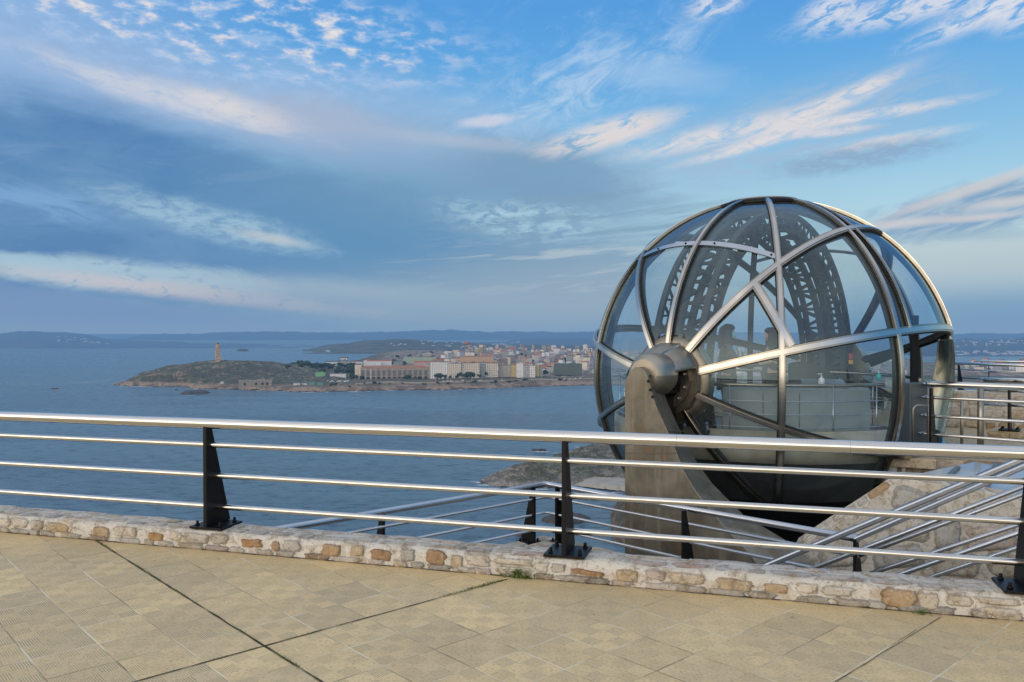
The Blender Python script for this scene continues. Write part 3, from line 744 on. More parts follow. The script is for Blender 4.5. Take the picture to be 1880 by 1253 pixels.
# the low wall: a mortar core with an uneven crest, stones bedded into its face and top
rr = random.Random(11)
wall = thing('stone_wall', 'low rubble stone wall along the seaward edge of the plaza', 'wall', WO)
g = MB(); g.col = MORTAR
ss_ = [x * .035 for x in range(-220, 190)]
def crest(s): return WZ + .012 * n3(s * 2.3, 1.) + .008 * n3(s * 7., 2.)
def frontj(s, z): return .012 * n3(s * 3., z * 9) + .007 * n3(s * 11, z * 20, 3.)
bw = lambda s: .335 - .006 * s + .035 * n3(s * 2.7, 6.) + .015 * n3(s * 9., 8.)
prof = []
for z in (-.02, .03, .07, .105): prof.append([wpt(s, frontj(s, z) + (z * .12), z) for s in ss_])
prof.append([wpt(s, .035 + frontj(s, .14), crest(s) - .006) for s in ss_])
for k in (.3, .55, .8): prof.append([wpt(s, bw(s) * k, crest(s) + .007 * n3(s * 5, k * 7, 4.)) for s in ss_])
prof.append([wpt(s, bw(s) - .01, crest(s) - .012) for s in ss_]); prof.append([wpt(s, bw(s), crest(s) - .05) for s in ss_])
prof.append([wpt(s, bw(s), -1.) for s in ss_]); prof.append([wpt(s, bw(s), -4.) for s in ss_])
g.grid(prof[::-1]); g.col = None
g.build('mortar', 'rubble_stone', wall)
g = MB(); s = -7.4; Z = Vector((0, 0, 1))
named = []
for px, w_, h_, ci in ((105, .22, .075, 3), (185, .17, .075, 1), (285, .14, .075, 1), (462, .2, .075, 0), (505, .08, .075, 2), (608, .155, .085, 1), (640, .0, 0, 0), (655, .11, .075, 3), (698, .16, .085, 2), (748, .13, .095, 4), (800, .17, .1, 2), (838, .08, .085, 3),
                       (1080, .20, .04, 0), (1152, .16, .075, 3), (1348, .20, .07, 3), (1425, .14, .06, 1), (1650, .185, .12, 1), (1705, .12, .10, 5)):
    q = onplane(px, interp(px, [(0, 962), (1043, 1050), (1880, 1112)]), WO, WN); s0 = (q - WO).dot(WE)
    if w_: named.append((s0, w_, h_, (ORANGE + [(.42, .40, .36), (.52, .45, .35)])[ci]))
def clash(a, b): return any(a < s0 + w_ / 2 + .012 and b > s0 - w_ / 2 - .012 for s0, w_, h_, c0 in named)
for s0, w_, h_, c0 in named:
    stone(g, wpt(s0, .004, .076 + rr.uniform(-.012, .010)), (WE + Z * rr.uniform(-.08, .08)).normalized(), (Z + WN * .1).normalized(), -WN, w_ * rr.uniform(.85, 1.1), h_ * rr.uniform(.8, 1.15), blend(c0, rr.uniform(.8, 1.1)), .011, rr, 14, 10, 8., .24)
while s < 6.4:
    ln = rr.uniform(.10, .30)
    if not clash(s, s + ln):
        if rr.random() < .75: stone(g, wpt(s + ln / 2, .004, .083 + rr.uniform(-.006, .006)), WE, Z, -WN, ln - .02, rr.uniform(.06, .085), blend(pick(rr, .06), rr.uniform(.2, .85)), .007, rr, 12, 8, 6., .3)
        else:
            stone(g, wpt(s + ln / 2, .004, .1), WE, Z, -WN, ln - .02, .045, blend(pick(rr, .1), .5), .008, rr, 10, 6, 5., .3); stone(g, wpt(s + ln / 2, .0, .045), WE, Z, -WN, ln - .03, .045, blend(pick(rr, .05), .5), .008, rr, 10, 6, 5., .3)
        s += ln
    else: s += .03
s = -7.4
while s < 6.4:
    ln = rr.uniform(.07, .2)
    stone(g, wpt(s + ln / 2, .0, .018), WE, Z, -WN, ln * 1.2, .05, dim(blend(pick(rr, .1), .6), rr.uniform(.55, .9)), .012, rr, 10, 6, 4., .4); s += ln * rr.uniform(1., 1.9)
for r0 in (.085, .215):
    s = -7.4
    while s < 6.4:
        ln = rr.uniform(.14, .36); c0 = rr.choice([(.48, .44, .41), (.54, .50, .46), (.50, .44, .40), (.44, .42, .41), (.54, .47, .38), (.52, .38, .33), (.57, .52, .44)])
        stone(g, wpt(s + ln / 2, r0 + .02 + rr.uniform(-.015, .015), WZ - .001 + rr.uniform(-.003, .003)), WE, WN, Z, ln - .02, rr.uniform(.08, .125), blend(c0, rr.uniform(.3, 1.)), .007, rr, 10, 6, 5., .3); s += ln
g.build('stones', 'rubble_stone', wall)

# ------------------------------------------------------------------ railings
RAIL_Z = [.957, .788, .545, .295]
def fin_post(root, foot, outward, H=.78, thick=.03, near=.055, b0=.30, b1=.065, plate=.28, bolts=True, mat='black_paint'):
    """tapered black fin standing on a bolted plate; foot = centre of plate top, outward = towards the drop"""
    o = Vector(outward).normalized(); e = Vector((-o.y, o.x, 0)); f0 = Vector(foot); near_ = f0 - o * (b0 * .46)
    A = [near_, near_ + o * b0, near_ + o * b1 + Z * H, near_ + Z * H]
    g = MB(); g.prism([q - e * thick / 2 for q in A], [q + e * thick / 2 for q in A])
    po = g.build('post', mat, root, bevel=.003)
    g = MB(); R = Matrix((( e.x, o.x, 0), (e.y, o.y, 0), (0, 0, 1)))
    g.box(f0 - Z * .009, (plate, plate, .018), R); pl = g.build('base_plate', mat, po, bevel=.003)
    if bolts:
        for sx in (-1, 1):
            for sy in (-1, 1):
                q = f0 + e * (sx * plate * .36) + o * (sy * plate * .33)
                g = MB(); g.cyl(q, q + Z * .014, .017, 6); g.cyl(q + Z * .014, q + Z * .026, .011, 8); g.sphere(q + Z * .027, .012, 8, 5)
                bo = g.build('bolt', mat, po)
    return near_
rail = thing('steel_railing', 'long railing of polished steel tubes on black posts along the near stone wall', 'railing', wpt(0, .17, WZ))
pf = [Vector((-2.31, 6.365, 0)), Vector((.384, 5.578, 0)), Vector((3.02, 4.800, 0)), Vector((-5.0, 7.15, 0)), Vector((5.7, 4.02, 0))]
for q in pf: fin_post(rail, Vector((q.x, q.y, WZ + .022)), WN)
sref = lambda q: (q - WO).dot(WE); nref = sum((q - WO).dot(WN) for q in pf[:3]) / 3
g = MB(); g.tube([wpt(a * .25, nref - .105 + .004 * sin(a), RAIL_Z[0] - .004) for a in range(-32, 29)], .041, 20); g.build('top_rail', 'rail_steel', rail)
for k, off in ((1, -.085), (2, -.045), (3, -.005)):
    g = MB(); g.tube([wpt(a * .25, nref + off, RAIL_Z[k]) for a in range(-32, 29)], .0213, 14); g.build('rail', 'rail_steel', rail)
# butt-weld seams on the top tube
for px in (1243, 1560):
    q = onplane(px, 805, wpt(0, nref - .105, 0), WN); s0 = sref(q)
    g = MB(); g.tube([wpt(s0 - .002, nref - .105, RAIL_Z[0] - .004), wpt(s0 + .002, nref - .105, RAIL_Z[0] - .004)], .0416, 20); g.build('weld_seam', 'flat_bar_steel', rail)

# lower terrace railing: two runs meeting at an obtuse corner out over the slope
low = thing('corner_railing', 'lower steel railing bent to a corner beyond the wall, on black posts', 'railing', at(1003, 990, 10.55))
ZT = -.30
apex = onz(1003, 889, ZT); lft = onz(400, 991, ZT); lft2 = lerp(apex, lft, 1.5); cor = onz(1577, 990, ZT)
d1 = (lft - apex).normalized(); d2 = (cor - apex).normalized()
def run(a, b, dz, r, inset=Vector((0, 0, 0))): return (a + Z * dz + inset, b + Z * dz + inset)
n1 = Vector((-d1.y, d1.x, 0)); n1 = n1 if n1.y > 0 else -n1; n2 = Vector((-d2.y, d2.x, 0)); n2 = n2 if n2.y > 0 else -n2
g = MB(); g.tube([lft2, lerp(apex, lft2, .5), apex + d1 * .12, apex + d1 * .03 + Z * .004, apex + d2 * .03 + Z * .004, apex + d2 * .12, lerp(apex, cor, .5), cor], .035, 14); g.build('top_rail', 'flat_bar_steel', low)
for dz in (-.165, -.365, -.56):
    g = MB(); g.tube([lft2 + Z * dz, apex + d1 * .05 + Z * dz, apex + d2 * .05 + Z * dz, cor + Z * dz], .0175, 10); g.build('rail', 'flat_bar_steel', low)
for q, o_ in ((apex + d1 * .25, n1), (apex + d2 * .21, n2), (onz(700, 938, ZT), n1), (onz(1258, 937, ZT), n2), (cor - d2 * .02, n2)):
    fin_post(low, Vector((q.x, q.y, ZT - .70)) + o_ * .06, o_, H=.70, b0=.25, b1=.055, plate=.23, near=.05)
# stone parapet under it
lw = thing('parapet', 'rough stone parapet under the lower corner railing', 'wall', apex + Z * (ZT - 1))
g = MB(); g.col = (.58, .54, .47); zt = ZT - .72
inn = Vector((0, -.34, 0)); out = Vector((0, .26, 0))
pl_ = []
for i in range(25): pl_.append(lerp(lft2, apex, i / 24))
for i in range(1, 25): pl_.append(lerp(apex, cor, i / 24))
rows = []
for k, (oo, zz) in enumerate(((inn, -2.2), (inn, -.03), (inn * .8, 0), (inn * .1, .01), (out * .8, 0), (out, -.04), (out, -2.4))):
    rows.append([q + oo - Z * (q.z - (zt + zz)) + Vector((0, .04 * n3(i * .9, k), .016 * n3(i * .7, k * 3.))) for i, q in enumerate(pl_)])
g.grid(rows[::-1]); g.col = None; g.build('mortar', 'rubble_stone', lw)
g = MB(); rr = random.Random(5)
for a, b in ((lft2, apex), (apex, cor)):
    L = (b - a).length; d = (b - a).normalized(); x = 0
    while x < L:
        ln = rr.uniform(.25, .5)
        for yy in (-.2, .08): stone(g, Vector((0, 0, zt + .004)) + Vector((a.x, a.y, 0)) + d * (x + ln / 2) + Vector((0, yy, 0)), d, Vector((-d.y, d.x, 0)), Z, ln - .03, .24, pick(rr, .06, .1), .014, rr, 9, 6, 5., .15)
        x += ln
g.build('stones', 'rubble_stone', lw)
# terrace floor below, and the slope down to the sea
mk_plain('terrace_stone', (.2, .18, .15, 1), .9, 0, .3, 2)
g = MB(); g.add([wpt(-7.5, .3, -2.6), wpt(7.5, .3, -2.6), Vector((9, 9.6, -2.6)), Vector((cor.x, cor.y + .2, -2.6)), Vector((apex.x, apex.y, -2.6)), Vector((lft2.x, lft2.y, -2.6))], [(0, 1, 2, 3, 4, 5)])
tag(g.build('terrace', 'terrace_stone'), kind='structure')
# ------------------------------------------------------------------ glass sphere lift
DC = Vector((3.965, 12.90, 1.02)); DR = 2.68
A = Vector((-.70, -.714, 0)).normalized(); B = Vector((-A.y, A.x, 0)); B = B if B.x > 0 else -B   # hub axis, and the horizontal at right angles to it
dome = thing('lift_sphere', 'glass and steel sphere of a viewing lift hung beside the plaza', 'lift', Vector((DC.x, DC.y, DC.z - DR)))
def gc(m0, m1, a0, a1, n=48):     # great circle through m0 (angle 0) and m1 (angle 90)
    return [m0 * cos(lerp(a0, a1, i / n)) + m1 * sin(lerp(a0, a1, i / n)) for i in range(n + 1)]
def rib(dirs, w=.088, h=.05, name='rib', mat='rib_steel', closed=False, r=None):
    r = r or DR
    g = MB(); g.strip([DC + d * (r + .012) for d in dirs], dirs, w, h, closed); o = g.build(name, mat, dome)
    g = MB(); g.strip([DC + d * (r + .012 + h / 2 + .004) for d in dirs], dirs, w * .56, .014, closed); g.build('cover_strip', 'rib_cap_steel', o)
    g = MB(); g.strip([DC + d * (r - .022) for d in dirs], dirs, w + .018, .05, closed); g.build('gasket', 'black_rubber', o)
    g = MB(); g.strip([DC + d * (r - .075) for d in dirs], dirs, w * .55, .075, closed); g.build('inner_fin', 'dark_truss', o)
    return o
# ribs that run from hub to hub round the horizontal axis; the angle is their tilt from B
TA = [15, 52, 90, 122, 164.5, -22.5, -59, 202.5, 239, 270]
for a in TA:
    m = B * cos(radians(a)) + Z * sin(radians(a))
    rng = (radians(9), radians(171))
    if a == 15: rng = (radians(9), radians(171))
    rib(gc(A, m, *rng), .104 if a in (15, 52, 164.5) else .078)
# meridians through the crown
def azv(az_, el_): return Vector((sin(radians(az_)) * cos(radians(el_)), cos(radians(az_)) * cos(radians(el_)), sin(radians(el_))))
MER = [(-167.8, -62, 84), (158.3, -30, 84), (153.2, 14, 72), (121, 14, 84), (-98, -60, 84), (12, -40, 84), (-21, -30, 84), (82, -20, 84), (-62, -40, 84)]
for az_, e0, e1 in MER:
    rib([azv(az_, lerp(e0, e1, i / 40)) for i in range(41)], .08 if az_ != 153.2 else .055)
# slender flat arcs and the strut of the big triangle
def gca(a, b, n=28):
    a = a.normalized(); b = b.normalized(); w = a.angle(b); return [(a * sin(w * (1 - i / n)) + b * sin(w * i / n)) / sin(w) for i in range(n + 1)]
g = MB(); ds = gca(Vector((-.751, -.10, .653)), Vector((-.175, -.776, .606)), 36)
g.strip([DC + d * (DR + .012) for d in ds], ds, .085, .02); fl = g.build('flat_arc', 'flat_bar_steel', dome)
for k in (8, 16, 23, 35):
    g = MB(); g.sphere(DC + ds[k] * (DR + .024), .016, 8, 5); g.build('bolt', 'black_paint', fl)
rib(gca(Vector((-.298, -.83, .471)), Vector((-.168, -.972, .17)), 16), .115, .05)
g = MB(); ds = gca(azv(12, 45), azv(82, 42), 24); g.strip([DC + d * (DR + .012) for d in ds], ds, .07, .02); g.build('flat_arc', 'flat_bar_steel', dome)
# crown cap
g = MB(); prof = [(1e-3, DR + .075)]
for i in range(1, 10): prof.append((DR * sin(radians(i * 1.25)), DR * cos(radians(i * 1.25)) + .068))
prof += [(DR * sin(radians(11.6)), DR * cos(radians(11.6)) + .05)]
g.lathe(DC, prof[::-1], 40); g.build('crown_cap', 'hood_steel', dome)
g = MB(); g.lathe(DC, [(.3, DR - .12), (DR * sin(radians(15)), DR * cos(radians(15)) - .03), (DR * sin(radians(15)) + .02, DR * cos(radians(15)) + .035), (DR * sin(radians(11.4)), DR * cos(radians(11.4)) + .058), (.3, DR + .0)], 40); g.build('crown_ring', 'black_paint', dome)

# glass panes between the ribs
bm = bmesh.new(); bmesh.ops.create_icosphere(bm, subdivisions=6, radius=1.)
panes = {}
TS = sorted([a % 360 for a in TA]); MS = sorted([a[0] % 360 for a in MER if a[0] != 153.2] + [47.5, 227.5])
for f in bm.faces:
    cdir = f.calc_center_median().normalized(); e_ = degrees(asin(cdir.z)); a_ = degrees(atan2(cdir.x, cdir.y)) % 360
    if cdir.dot(A) > .975 or cdir.dot(A) < -.975 or e_ > 77: continue
    sec = degrees(atan2(cdir.z, cdir.dot(B))) % 360
    if 100 < a_ < 157 and sec > 180 + 164.5: pass
    # the entrance bay below the broad rib has no glass
    if 118 < a_ < 158 and cdir.z < .24 * 1.0 and (sec < 15 or sec > 270): continue
    if e_ < -52: continue
    key = (sum(1 for x in TS if sec >= x) % len(TS), (sum(1 for x in MS if a_ >= x) % len(MS)) if cdir.z > .0 else sum(1 for x in (167.8 + 24.4, 227.5, 47.5, 158.3) if a_ >= x))
    panes.setdefault(key, []).append([v.co.copy() for v in f.verts])
def islands(fs):
    par = list(range(len(fs))); own = {}
    def fd(i):
        while par[i] != i: par[i] = par[par[i]]; i = par[i]
        return i
    for i, tri in enumerate(fs):
        for v in tri:
            k = (round(v.x, 5), round(v.y, 5), round(v.z, 5))
            if k in own: par[fd(i)] = fd(own[k])
            else: own[k] = i
    out = {}
    for i, tri in enumerate(fs): out.setdefault(fd(i), []).append(tri)
    return list(out.values())
for fs in [q_ for f_ in panes.values() for q_ in islands(f_)]:
    if len(fs) < 40: continue
    g = MB(); idx = {}
    for tri in fs:
        q = []
        for v in tri:
            kk = (round(v.x, 5), round(v.y, 5), round(v.z, 5))
            if kk not in idx: idx[kk] = len(g.v); g.v.append(DC + v.normalized() * (DR - .012))
            q.append(idx[kk])
        g.face(q, True)
    g.build('glass_pane', 'dome_glass', dome)
bm.free()

# hubs (near one and its twin across the sphere)
def axf(s, b, z): return DC + (A * s + B * b + Z * z)
def disc_pts(sgn, s, r, n, a0=0., a1=2 * pi): return [axf(sgn * s, r * cos(lerp(a0, a1, i / n)), r * sin(lerp(a0, a1, i / n))) for i in range(n)]
for sgn in (1, -1):
    s0 = DR * .985
    g = MB(); n = 12; o1, o2 = disc_pts(sgn, s0 - .05, .52, n, pi / 12, 2 * pi + pi / 12), disc_pts(sgn, s0 + .06, .49, n, pi / 12, 2 * pi + pi / 12)
    i1, i2 = disc_pts(sgn, s0 - .05, .30, n, pi / 12, 2 * pi + pi / 12), disc_pts(sgn, s0 + .06, .30, n, pi / 12, 2 * pi + pi / 12)
    b = len(g.v); g.v += o1 + o2 + i1 + i2
    for i in range(n):
        j = (i + 1) % n; g.face((b + i, b + j, b + n + j, b + n + i)); g.face((b + n + i, b + n + j, b + 3 * n + j, b + 3 * n + i)); g.face((b + 3 * n + i, b + 3 * n + j, b + 2 * n + j, b + 2 * n + i))
    hub = g.build('hub_flange', 'plate_steel', dome)
    g = MB(); o1, o2 = disc_pts(sgn, s0 + .06, .40, n), disc_pts(sgn, s0 + .12, .40, n); i1, i2 = disc_pts(sgn, s0 + .06, .27, n), disc_pts(sgn, s0 + .12, .27, n)
    b = len(g.v); g.v += o1 + o2 + i1 + i2
    for i in range(n):
        j = (i + 1) % n; g.face((b + i, b + j, b + n + j, b + n + i)); g.face((b + n + i, b + n + j, b + 3 * n + j, b + 3 * n + i)); g.face((b + 3 * n + i, b + 3 * n + j, b + 2 * n + j, b + 2 * n + i))
    g.build('bolt_ring', 'plate_steel', hub)
    for k in range(12):
        a = 2 * pi * (k + .5) / 12; q = axf(sgn * (s0 + .12), .335 * cos(a), .335 * sin(a))
        g = MB(); g.cyl(q, q + A * sgn * .02, .032, 8); g.sphere(q + A * sgn * .025, .024, 8, 5); g.build('bolt', 'hood_steel', hub)
    g = MB(); g.tube([axf(sgn * (s0 - .14), 0, 0), axf(sgn * (s0 - .03), 0, 0), axf(sgn * (s0 + .0), 0, 0)], [.62, .58, .50], 36); g.build('hub_shield', 'plate_steel', hub)
    g = MB(); g.cyl(axf(sgn * (s0 - .3), 0, 0), axf(sgn * (s0 + .6), 0, 0), .27, 28); g.build('axle', 'black_paint', hub)

# support pylons outside each hub
def pylon(sgn, label):
    root = thing('support_pylon', label, 'pylon', axf(sgn * 3.3, 0, -4))
    sF, sB = 3.52, 3.02
    def onA(px, py, s_):
        q = onplane(px, py, DC + A * s_, A) - DC; return q.dot(B), q.z
    frontpx = [(1147, 1045), (1147, 712), (1149, 696), (1155, 683), (1164, 675), (1173, 674), (1182, 680), (1189, 692), (1195, 712), (1204, 745), (1225, 790), (1240, 826), (1257, 868), (1280, 906), (1330, 968), (1372, 1012), (1398, 1045)]
    F_ = [onA(x, y, sF) for x, y in frontpx]
    w0 = F_[1][0]
    backpx = [None, None, None, None, None, None, None, (1205, 684), (1214, 702), (1225, 738), (1246, 784), (1262, 816), (1280, 850), (1308, 888), (1366, 946), (1440, 990), (1490, 1030)]
    Bk = []
    for i, q in enumerate(F_):
        if i < 7: Bk.append(q if i != 6 else q)
        else: Bk.append(onA(*backpx[i], sB))
    # carry the leg down to its foot
    zb = -4.2
    def ext(P):
        P = list(P); (b0, z0), (b1, z1) = P[-2], P[-1]; k = (zb - z1) / (z1 - z0 + 1e-6)
        P.append((b1 + (b1 - b0) * k * .8, zb)); P[0] = (P[0][0], zb); return P
    F_, Bk = ext(F_), ext(Bk)
    g = MB(); g.prism([axf(sgn * sF, b, z) for b, z in F_], [axf(sgn * sB, b, z) for b, z in Bk]); leg = g.build('leg', 'pylon_plate', root, bevel=.008)
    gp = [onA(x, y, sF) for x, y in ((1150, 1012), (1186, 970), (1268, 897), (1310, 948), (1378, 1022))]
    gp = [(gp[0][0], -2.9)] + gp + [(gp[-1][0] + .5, -2.9)]; g = MB(); g.prism([axf(sgn * (sF + .012), b, z) for b, z in gp], [axf(sgn * (sF - .01), b, z) for b, z in gp]); g.build('shade_line_plate', 'pylon_plate', leg)  # raised plate added to draw the shade boundary across the leg face
    for (xa, ya), (xb, yb) in (((1225, 792), (1258, 792)), ((1149, 832), (1241, 832))):
        s2_ = sF if xb < 1245 else sB
        p_, q_ = onA(xa, ya, sF), onA(xb, yb, s2_); g = MB(); g.bar(axf(sgn * (sF + .004), *p_), axf(sgn * (s2_ + .004), *q_), .014, .012, A * sgn + B); g.build('weld_seam', 'plate_steel', leg)
    # bearing drum on top of the leg
    bc = (F_[4][0] + F_[5][0]) / 2 + .03; dz = .09
    g = MB(); N = 28
    prof_ = [(3.42, .20), (3.38, .25), (3.30, .275), (3.06, .275), (3.0, .25)]
    rows = [[axf(sgn * s_, bc + r * cos(2 * pi * j / N), dz + r * sin(2 * pi * j / N)) for j in range(N + 1)] for s_, r in prof_]
    g.grid(rows); b = len(g.v); g.v += rows[0][:-1]; g.face([b + j for j in range(N)]); b = len(g.v); g.v += rows[-1][:-1]; g.face([b + j for j in range(N)][::-1])
    g.build('bearing_drum', 'hood_steel', root)
    # hood: two overlapping half drums over the hub
    def hood(s0_, s1_, r0, r1, cb0, cb1, a0, a1, mat, nm):
        g = MB(); rows = []
        for k in range(7):
            f = k / 6; s_ = lerp(s0_, s1_, f); r = lerp(r0, r1, f) + .025 * sin(pi * f); cb = lerp(cb0, cb1, f)
            rows.append([axf(sgn * s_, cb + r * cos(radians(lerp(a0, a1, j / 24))), r * sin(radians(lerp(a0, a1, j / 24))) + .02) for j in range(25)])
        g.grid(rows); o = g.build(nm, mat, root)
        md = o.modifiers.new('thickness', 'SOLIDIFY'); md.thickness = .015; return o
    hood(3.16, 2.72, .285, .46, bc * .75, .02, 18, 198, 'hood_steel', 'hood')
    g = MB(); ds_ = []
    g.bar(axf(sgn * 3.12, bc * .6 + .10, .345), axf(sgn * 2.72, .22, .475), .03, .03, Z); g.build('hood_seam', 'flat_bar_steel', root)
    # dark cheek plate and bracket between leg and flange
    g = MB(); g.box(axf(sgn * 2.86, .0, -.14), (.34, .5, .03), Matrix((A, B, Z)).transposed()); g.box(axf(sgn * 2.86, -.05, -.5), (.3, .4, .7), Matrix((A, B, Z)).transposed()); g.build('bearing_block', 'black_paint', root)
    for px_, py_ in ((1190, 700), (1194, 716), (1198, 729)):
        b_, z_ = onA(px_, py_, sF); g = MB(); q = axf(sgn * (sF - .02), b_ - .012, z_); g.cyl(q, q + B * .03 + A * sgn * .045, .02, 8); g.build('bolt', 'black_paint', leg)
    return root
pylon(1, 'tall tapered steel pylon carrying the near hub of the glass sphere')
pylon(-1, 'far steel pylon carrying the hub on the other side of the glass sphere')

# inner cabin: floor, skirt, vaulted lattice arch, handrails, console
cab = thing('cabin', 'steel cabin inside the glass sphere with floor, skirt, lattice arch and round handrails', 'cabin', Vector((DC.x, DC.y, 0)))
CX, CY = DC.x, DC.y
g = MB(); g.lathe(Vector((CX, CY, 0)), [(2.20, -.06), (2.26, -.02), (2.28, .06), (2.28, .10), (1e-3, .11)], 72, False); g.build('floor', 'cabin_floor', cab)
def ring_pts(r, z, a0, a1, n): return [Vector((CX + r * sin(radians(lerp(a0, a1, i / n))), CY + r * cos(radians(lerp(a0, a1, i / n))), z)) for i in range(n + 1)]
g = MB(); g.grid([ring_pts(2.29, -.06, 150, 478, 96), ring_pts(2.31, .10, 150, 478, 96), ring_pts(2.29, .36, 150, 478, 96)]); sk = g.build('skirt', 'skirt_steel', cab)
md = sk.modifiers.new('thickness', 'SOLIDIFY'); md.thickness = .03
g = MB(); g.grid([ring_pts(2.0, -1.15, 0, 360, 64), ring_pts(2.24, -.07, 0, 360, 64)][::-1]); g.grid([ring_pts(.3, -1.45, 0, 360, 64), ring_pts(2.0, -1.15, 0, 360, 64)][::-1]); g.build('undercarriage', 'black_paint', cab)
rails_a = (153, 478)
g = MB(); g.tube(ring_pts(2.22, .955, *rails_a, 90), .026, 10); g.build('handrail', 'rib_steel', cab)
for z_ in (.745, .57, .40):
    g = MB(); g.tube(ring_pts(2.24, z_, *rails_a, 90), .0075, 6); g.build('guard_wire', 'flat_bar_steel', cab)
for a in range(157, 478, 17):
    q = ring_pts(2.24, .1, a, a, 1)[0]; g = MB(); g.tube([q, q + Z * .85], .0085, 6); g.build('baluster', 'flat_bar_steel', cab)
# the arch: three flat chords with lattice between, inside and outside faces
UX = -A
def arch(th, r, b): return Vector((DC.x, DC.y, DC.z)) + UX * (cos(th) * r) + Z * (sin(th) * r) + B * b
T0, T1 = radians(-18), radians(198)
for b, wv in ((-.36, .09), (0., .2), (.36, .09)):
    for r in (2.48, 2.22):
        pts = [arch(lerp(T0, T1, i / 60), r, b) for i in range(61)]; ups = [(p_ - DC).normalized() for p_ in pts]
        g = MB(); g.strip(pts, ups, .09 if b else .10, .05); g.build('arch_chord', 'dark_truss', cab)
for b in (-.40, .40):
    g = MB()
    for k in range(34):
        t0_, t1_ = lerp(T0, T1, k / 34), lerp(T0, T1, (k + 1) / 34)
        g.bar(arch(t0_, 2.48, b), arch((t0_ + t1_) / 2, 2.22, b), .03, .03, B); g.bar(arch((t0_ + t1_) / 2, 2.22, b), arch(t1_, 2.48, b), .03, .03, B)
    g.build('arch_web', 'dark_truss', cab)
for r in (2.30,):
    for b0_, b1_ in ((-.36, 0), (0, .36)):
        g = MB(); NB = 24
        for k in range(NB):
            t0_, t1_ = lerp(T0, T1, k / NB), lerp(T0, T1, (k + 1) / NB); tm = (t0_ + t1_) / 2
            for u, v in (((t0_, b0_), (tm, b1_)), ((tm, b1_), (t1_, b0_)), ((t0_, b0_), (t0_, b1_))):
                p_, q_ = arch(u[0], r, u[1]), arch(v[0], r, v[1]); g.bar(p_, q_, .05 if u[0] != v[0] else .04, .04, (p_ - DC))
        g.build('arch_lattice', 'dark_truss', cab)
# console along the inside of the rail, with a sloped top
def con(r, z, a0=154.5, a1=212, n=30): return ring_pts(r, z, a0, a1, n)
g = MB(); rows = [con(1.45, .12), con(1.45, .80), con(1.52, .90), con(2.02, .90), con(2.05, .86), con(2.05, .12)]
g.grid(rows[::-1])
for k in (0, -1):
    b = len(g.v); g.v += [r_[k] for r_ in rows]; g.face([b + i for i in range(6)] if k else [b + i for i in range(6)][::-1])
cn = g.build('console', 'cabin_grey', cab)
for a in (171, 184, 197):
    p_ = ring_pts(2.053, .14, a, a, 1)[0]; q_ = ring_pts(2.053, .84, a, a, 1)[0]; g = MB(); g.bar(p_, q_, .008, .008, (p_ - Vector((CX, CY, .14)))); g.build('panel_seam', 'cabinet_grey', cn)
q = ring_pts(1.75, .94, 170, 170, 1)[0]; g = MB(); g.box(q, (.55, .36, .06), Matrix.Rotation(radians(-10), 3, 'Z') @ Matrix.Rotation(radians(12), 3, 'X')); g.build('desk_top', 'console_top', cn, bevel=.01)
q = ring_pts(1.85, .8, 166.5, 166.5, 1)[0]
# dark beam and column by the entrance
g = MB(); g.bar(onplane(1598, 668, Vector((CX, CY + .9, 0)), Vector((0, 1, 0))), onplane(1735, 612, Vector((CX, CY + .2, 0)), Vector((0, 1, 0))), .12, .12); g.build('beam', 'black_paint', cab)
q = onplane(1678, 760, Vector((0, 11.9, 0)), Vector((0, 1, 0))); g = MB(); g.box((q.x, q.y, 1.0), (.085, .085, 1.8)); g.build('door_post', 'black_paint', cab)
# broad twisted door jamb beside the sphere, polished
g = MB(); rows = []
for i in range(15):
    py = lerp(612, 815, i / 14); xl = interp(py, [(612, 1728), (650, 1725), (700, 1713), (750, 1706), (815, 1707)]); xr = interp(py, [(612, 1742), (660, 1748), (700, 1747), (750, 1738), (815, 1722)]); Y = 12.35 + .12 * sin(i / 14 * 3)
    row = []
    for j in range(9):
        q = at(lerp(xl, xr, j / 8), py, Y); q.y += .07 * cos(j / 8 * pi) * cos(i / 14 * 2.4) - .05 * sin(pi * j / 8); row.append(q)
    rows.append(row)
g.grid(rows); o = g.build('door_jamb', 'jamb_steel', dome); md = o.modifiers.new('thickness', 'SOLIDIFY'); md.thickness = .02
# ------------------------------------------------------------------ things in the cabin
def bottle(px, py, Y, h, mat, label):
    q = at(px, py, Y); root = thing('pump_bottle', label, 'bottle', q)
    g = MB(); r = h * .24; g.lathe(q, [(r * .9, 0), (r, .01), (r, h * .5), (r * .75, h * .62), (r * .28, h * .68), (r * .28, h * .74)], 14); g.build('body', mat, root)
    g = MB(); g.lathe(q, [(r * .36, h * .74), (r * .36, h * .82), (r * .12, h * .84), (r * .12, h * .94), (r * .3, h * .95), (r * .3, h)], 10); pp = g.build('pump', 'bottle_white', root)
    g = MB(); g.cyl(q + Z * h * .97, q + Z * h * .95 + Vector((-r * 1.3, 0, 0)), r * .13, 6); g.build('nozzle', 'bottle_white', pp)
bottle(1508, 709, 11.05, .17, 'bottle_white', 'white pump bottle standing on the console near the black seat')
bottle(1613, 699, 11.5, .15, 'bottle_teal', 'teal green pump bottle at the right end of the console')
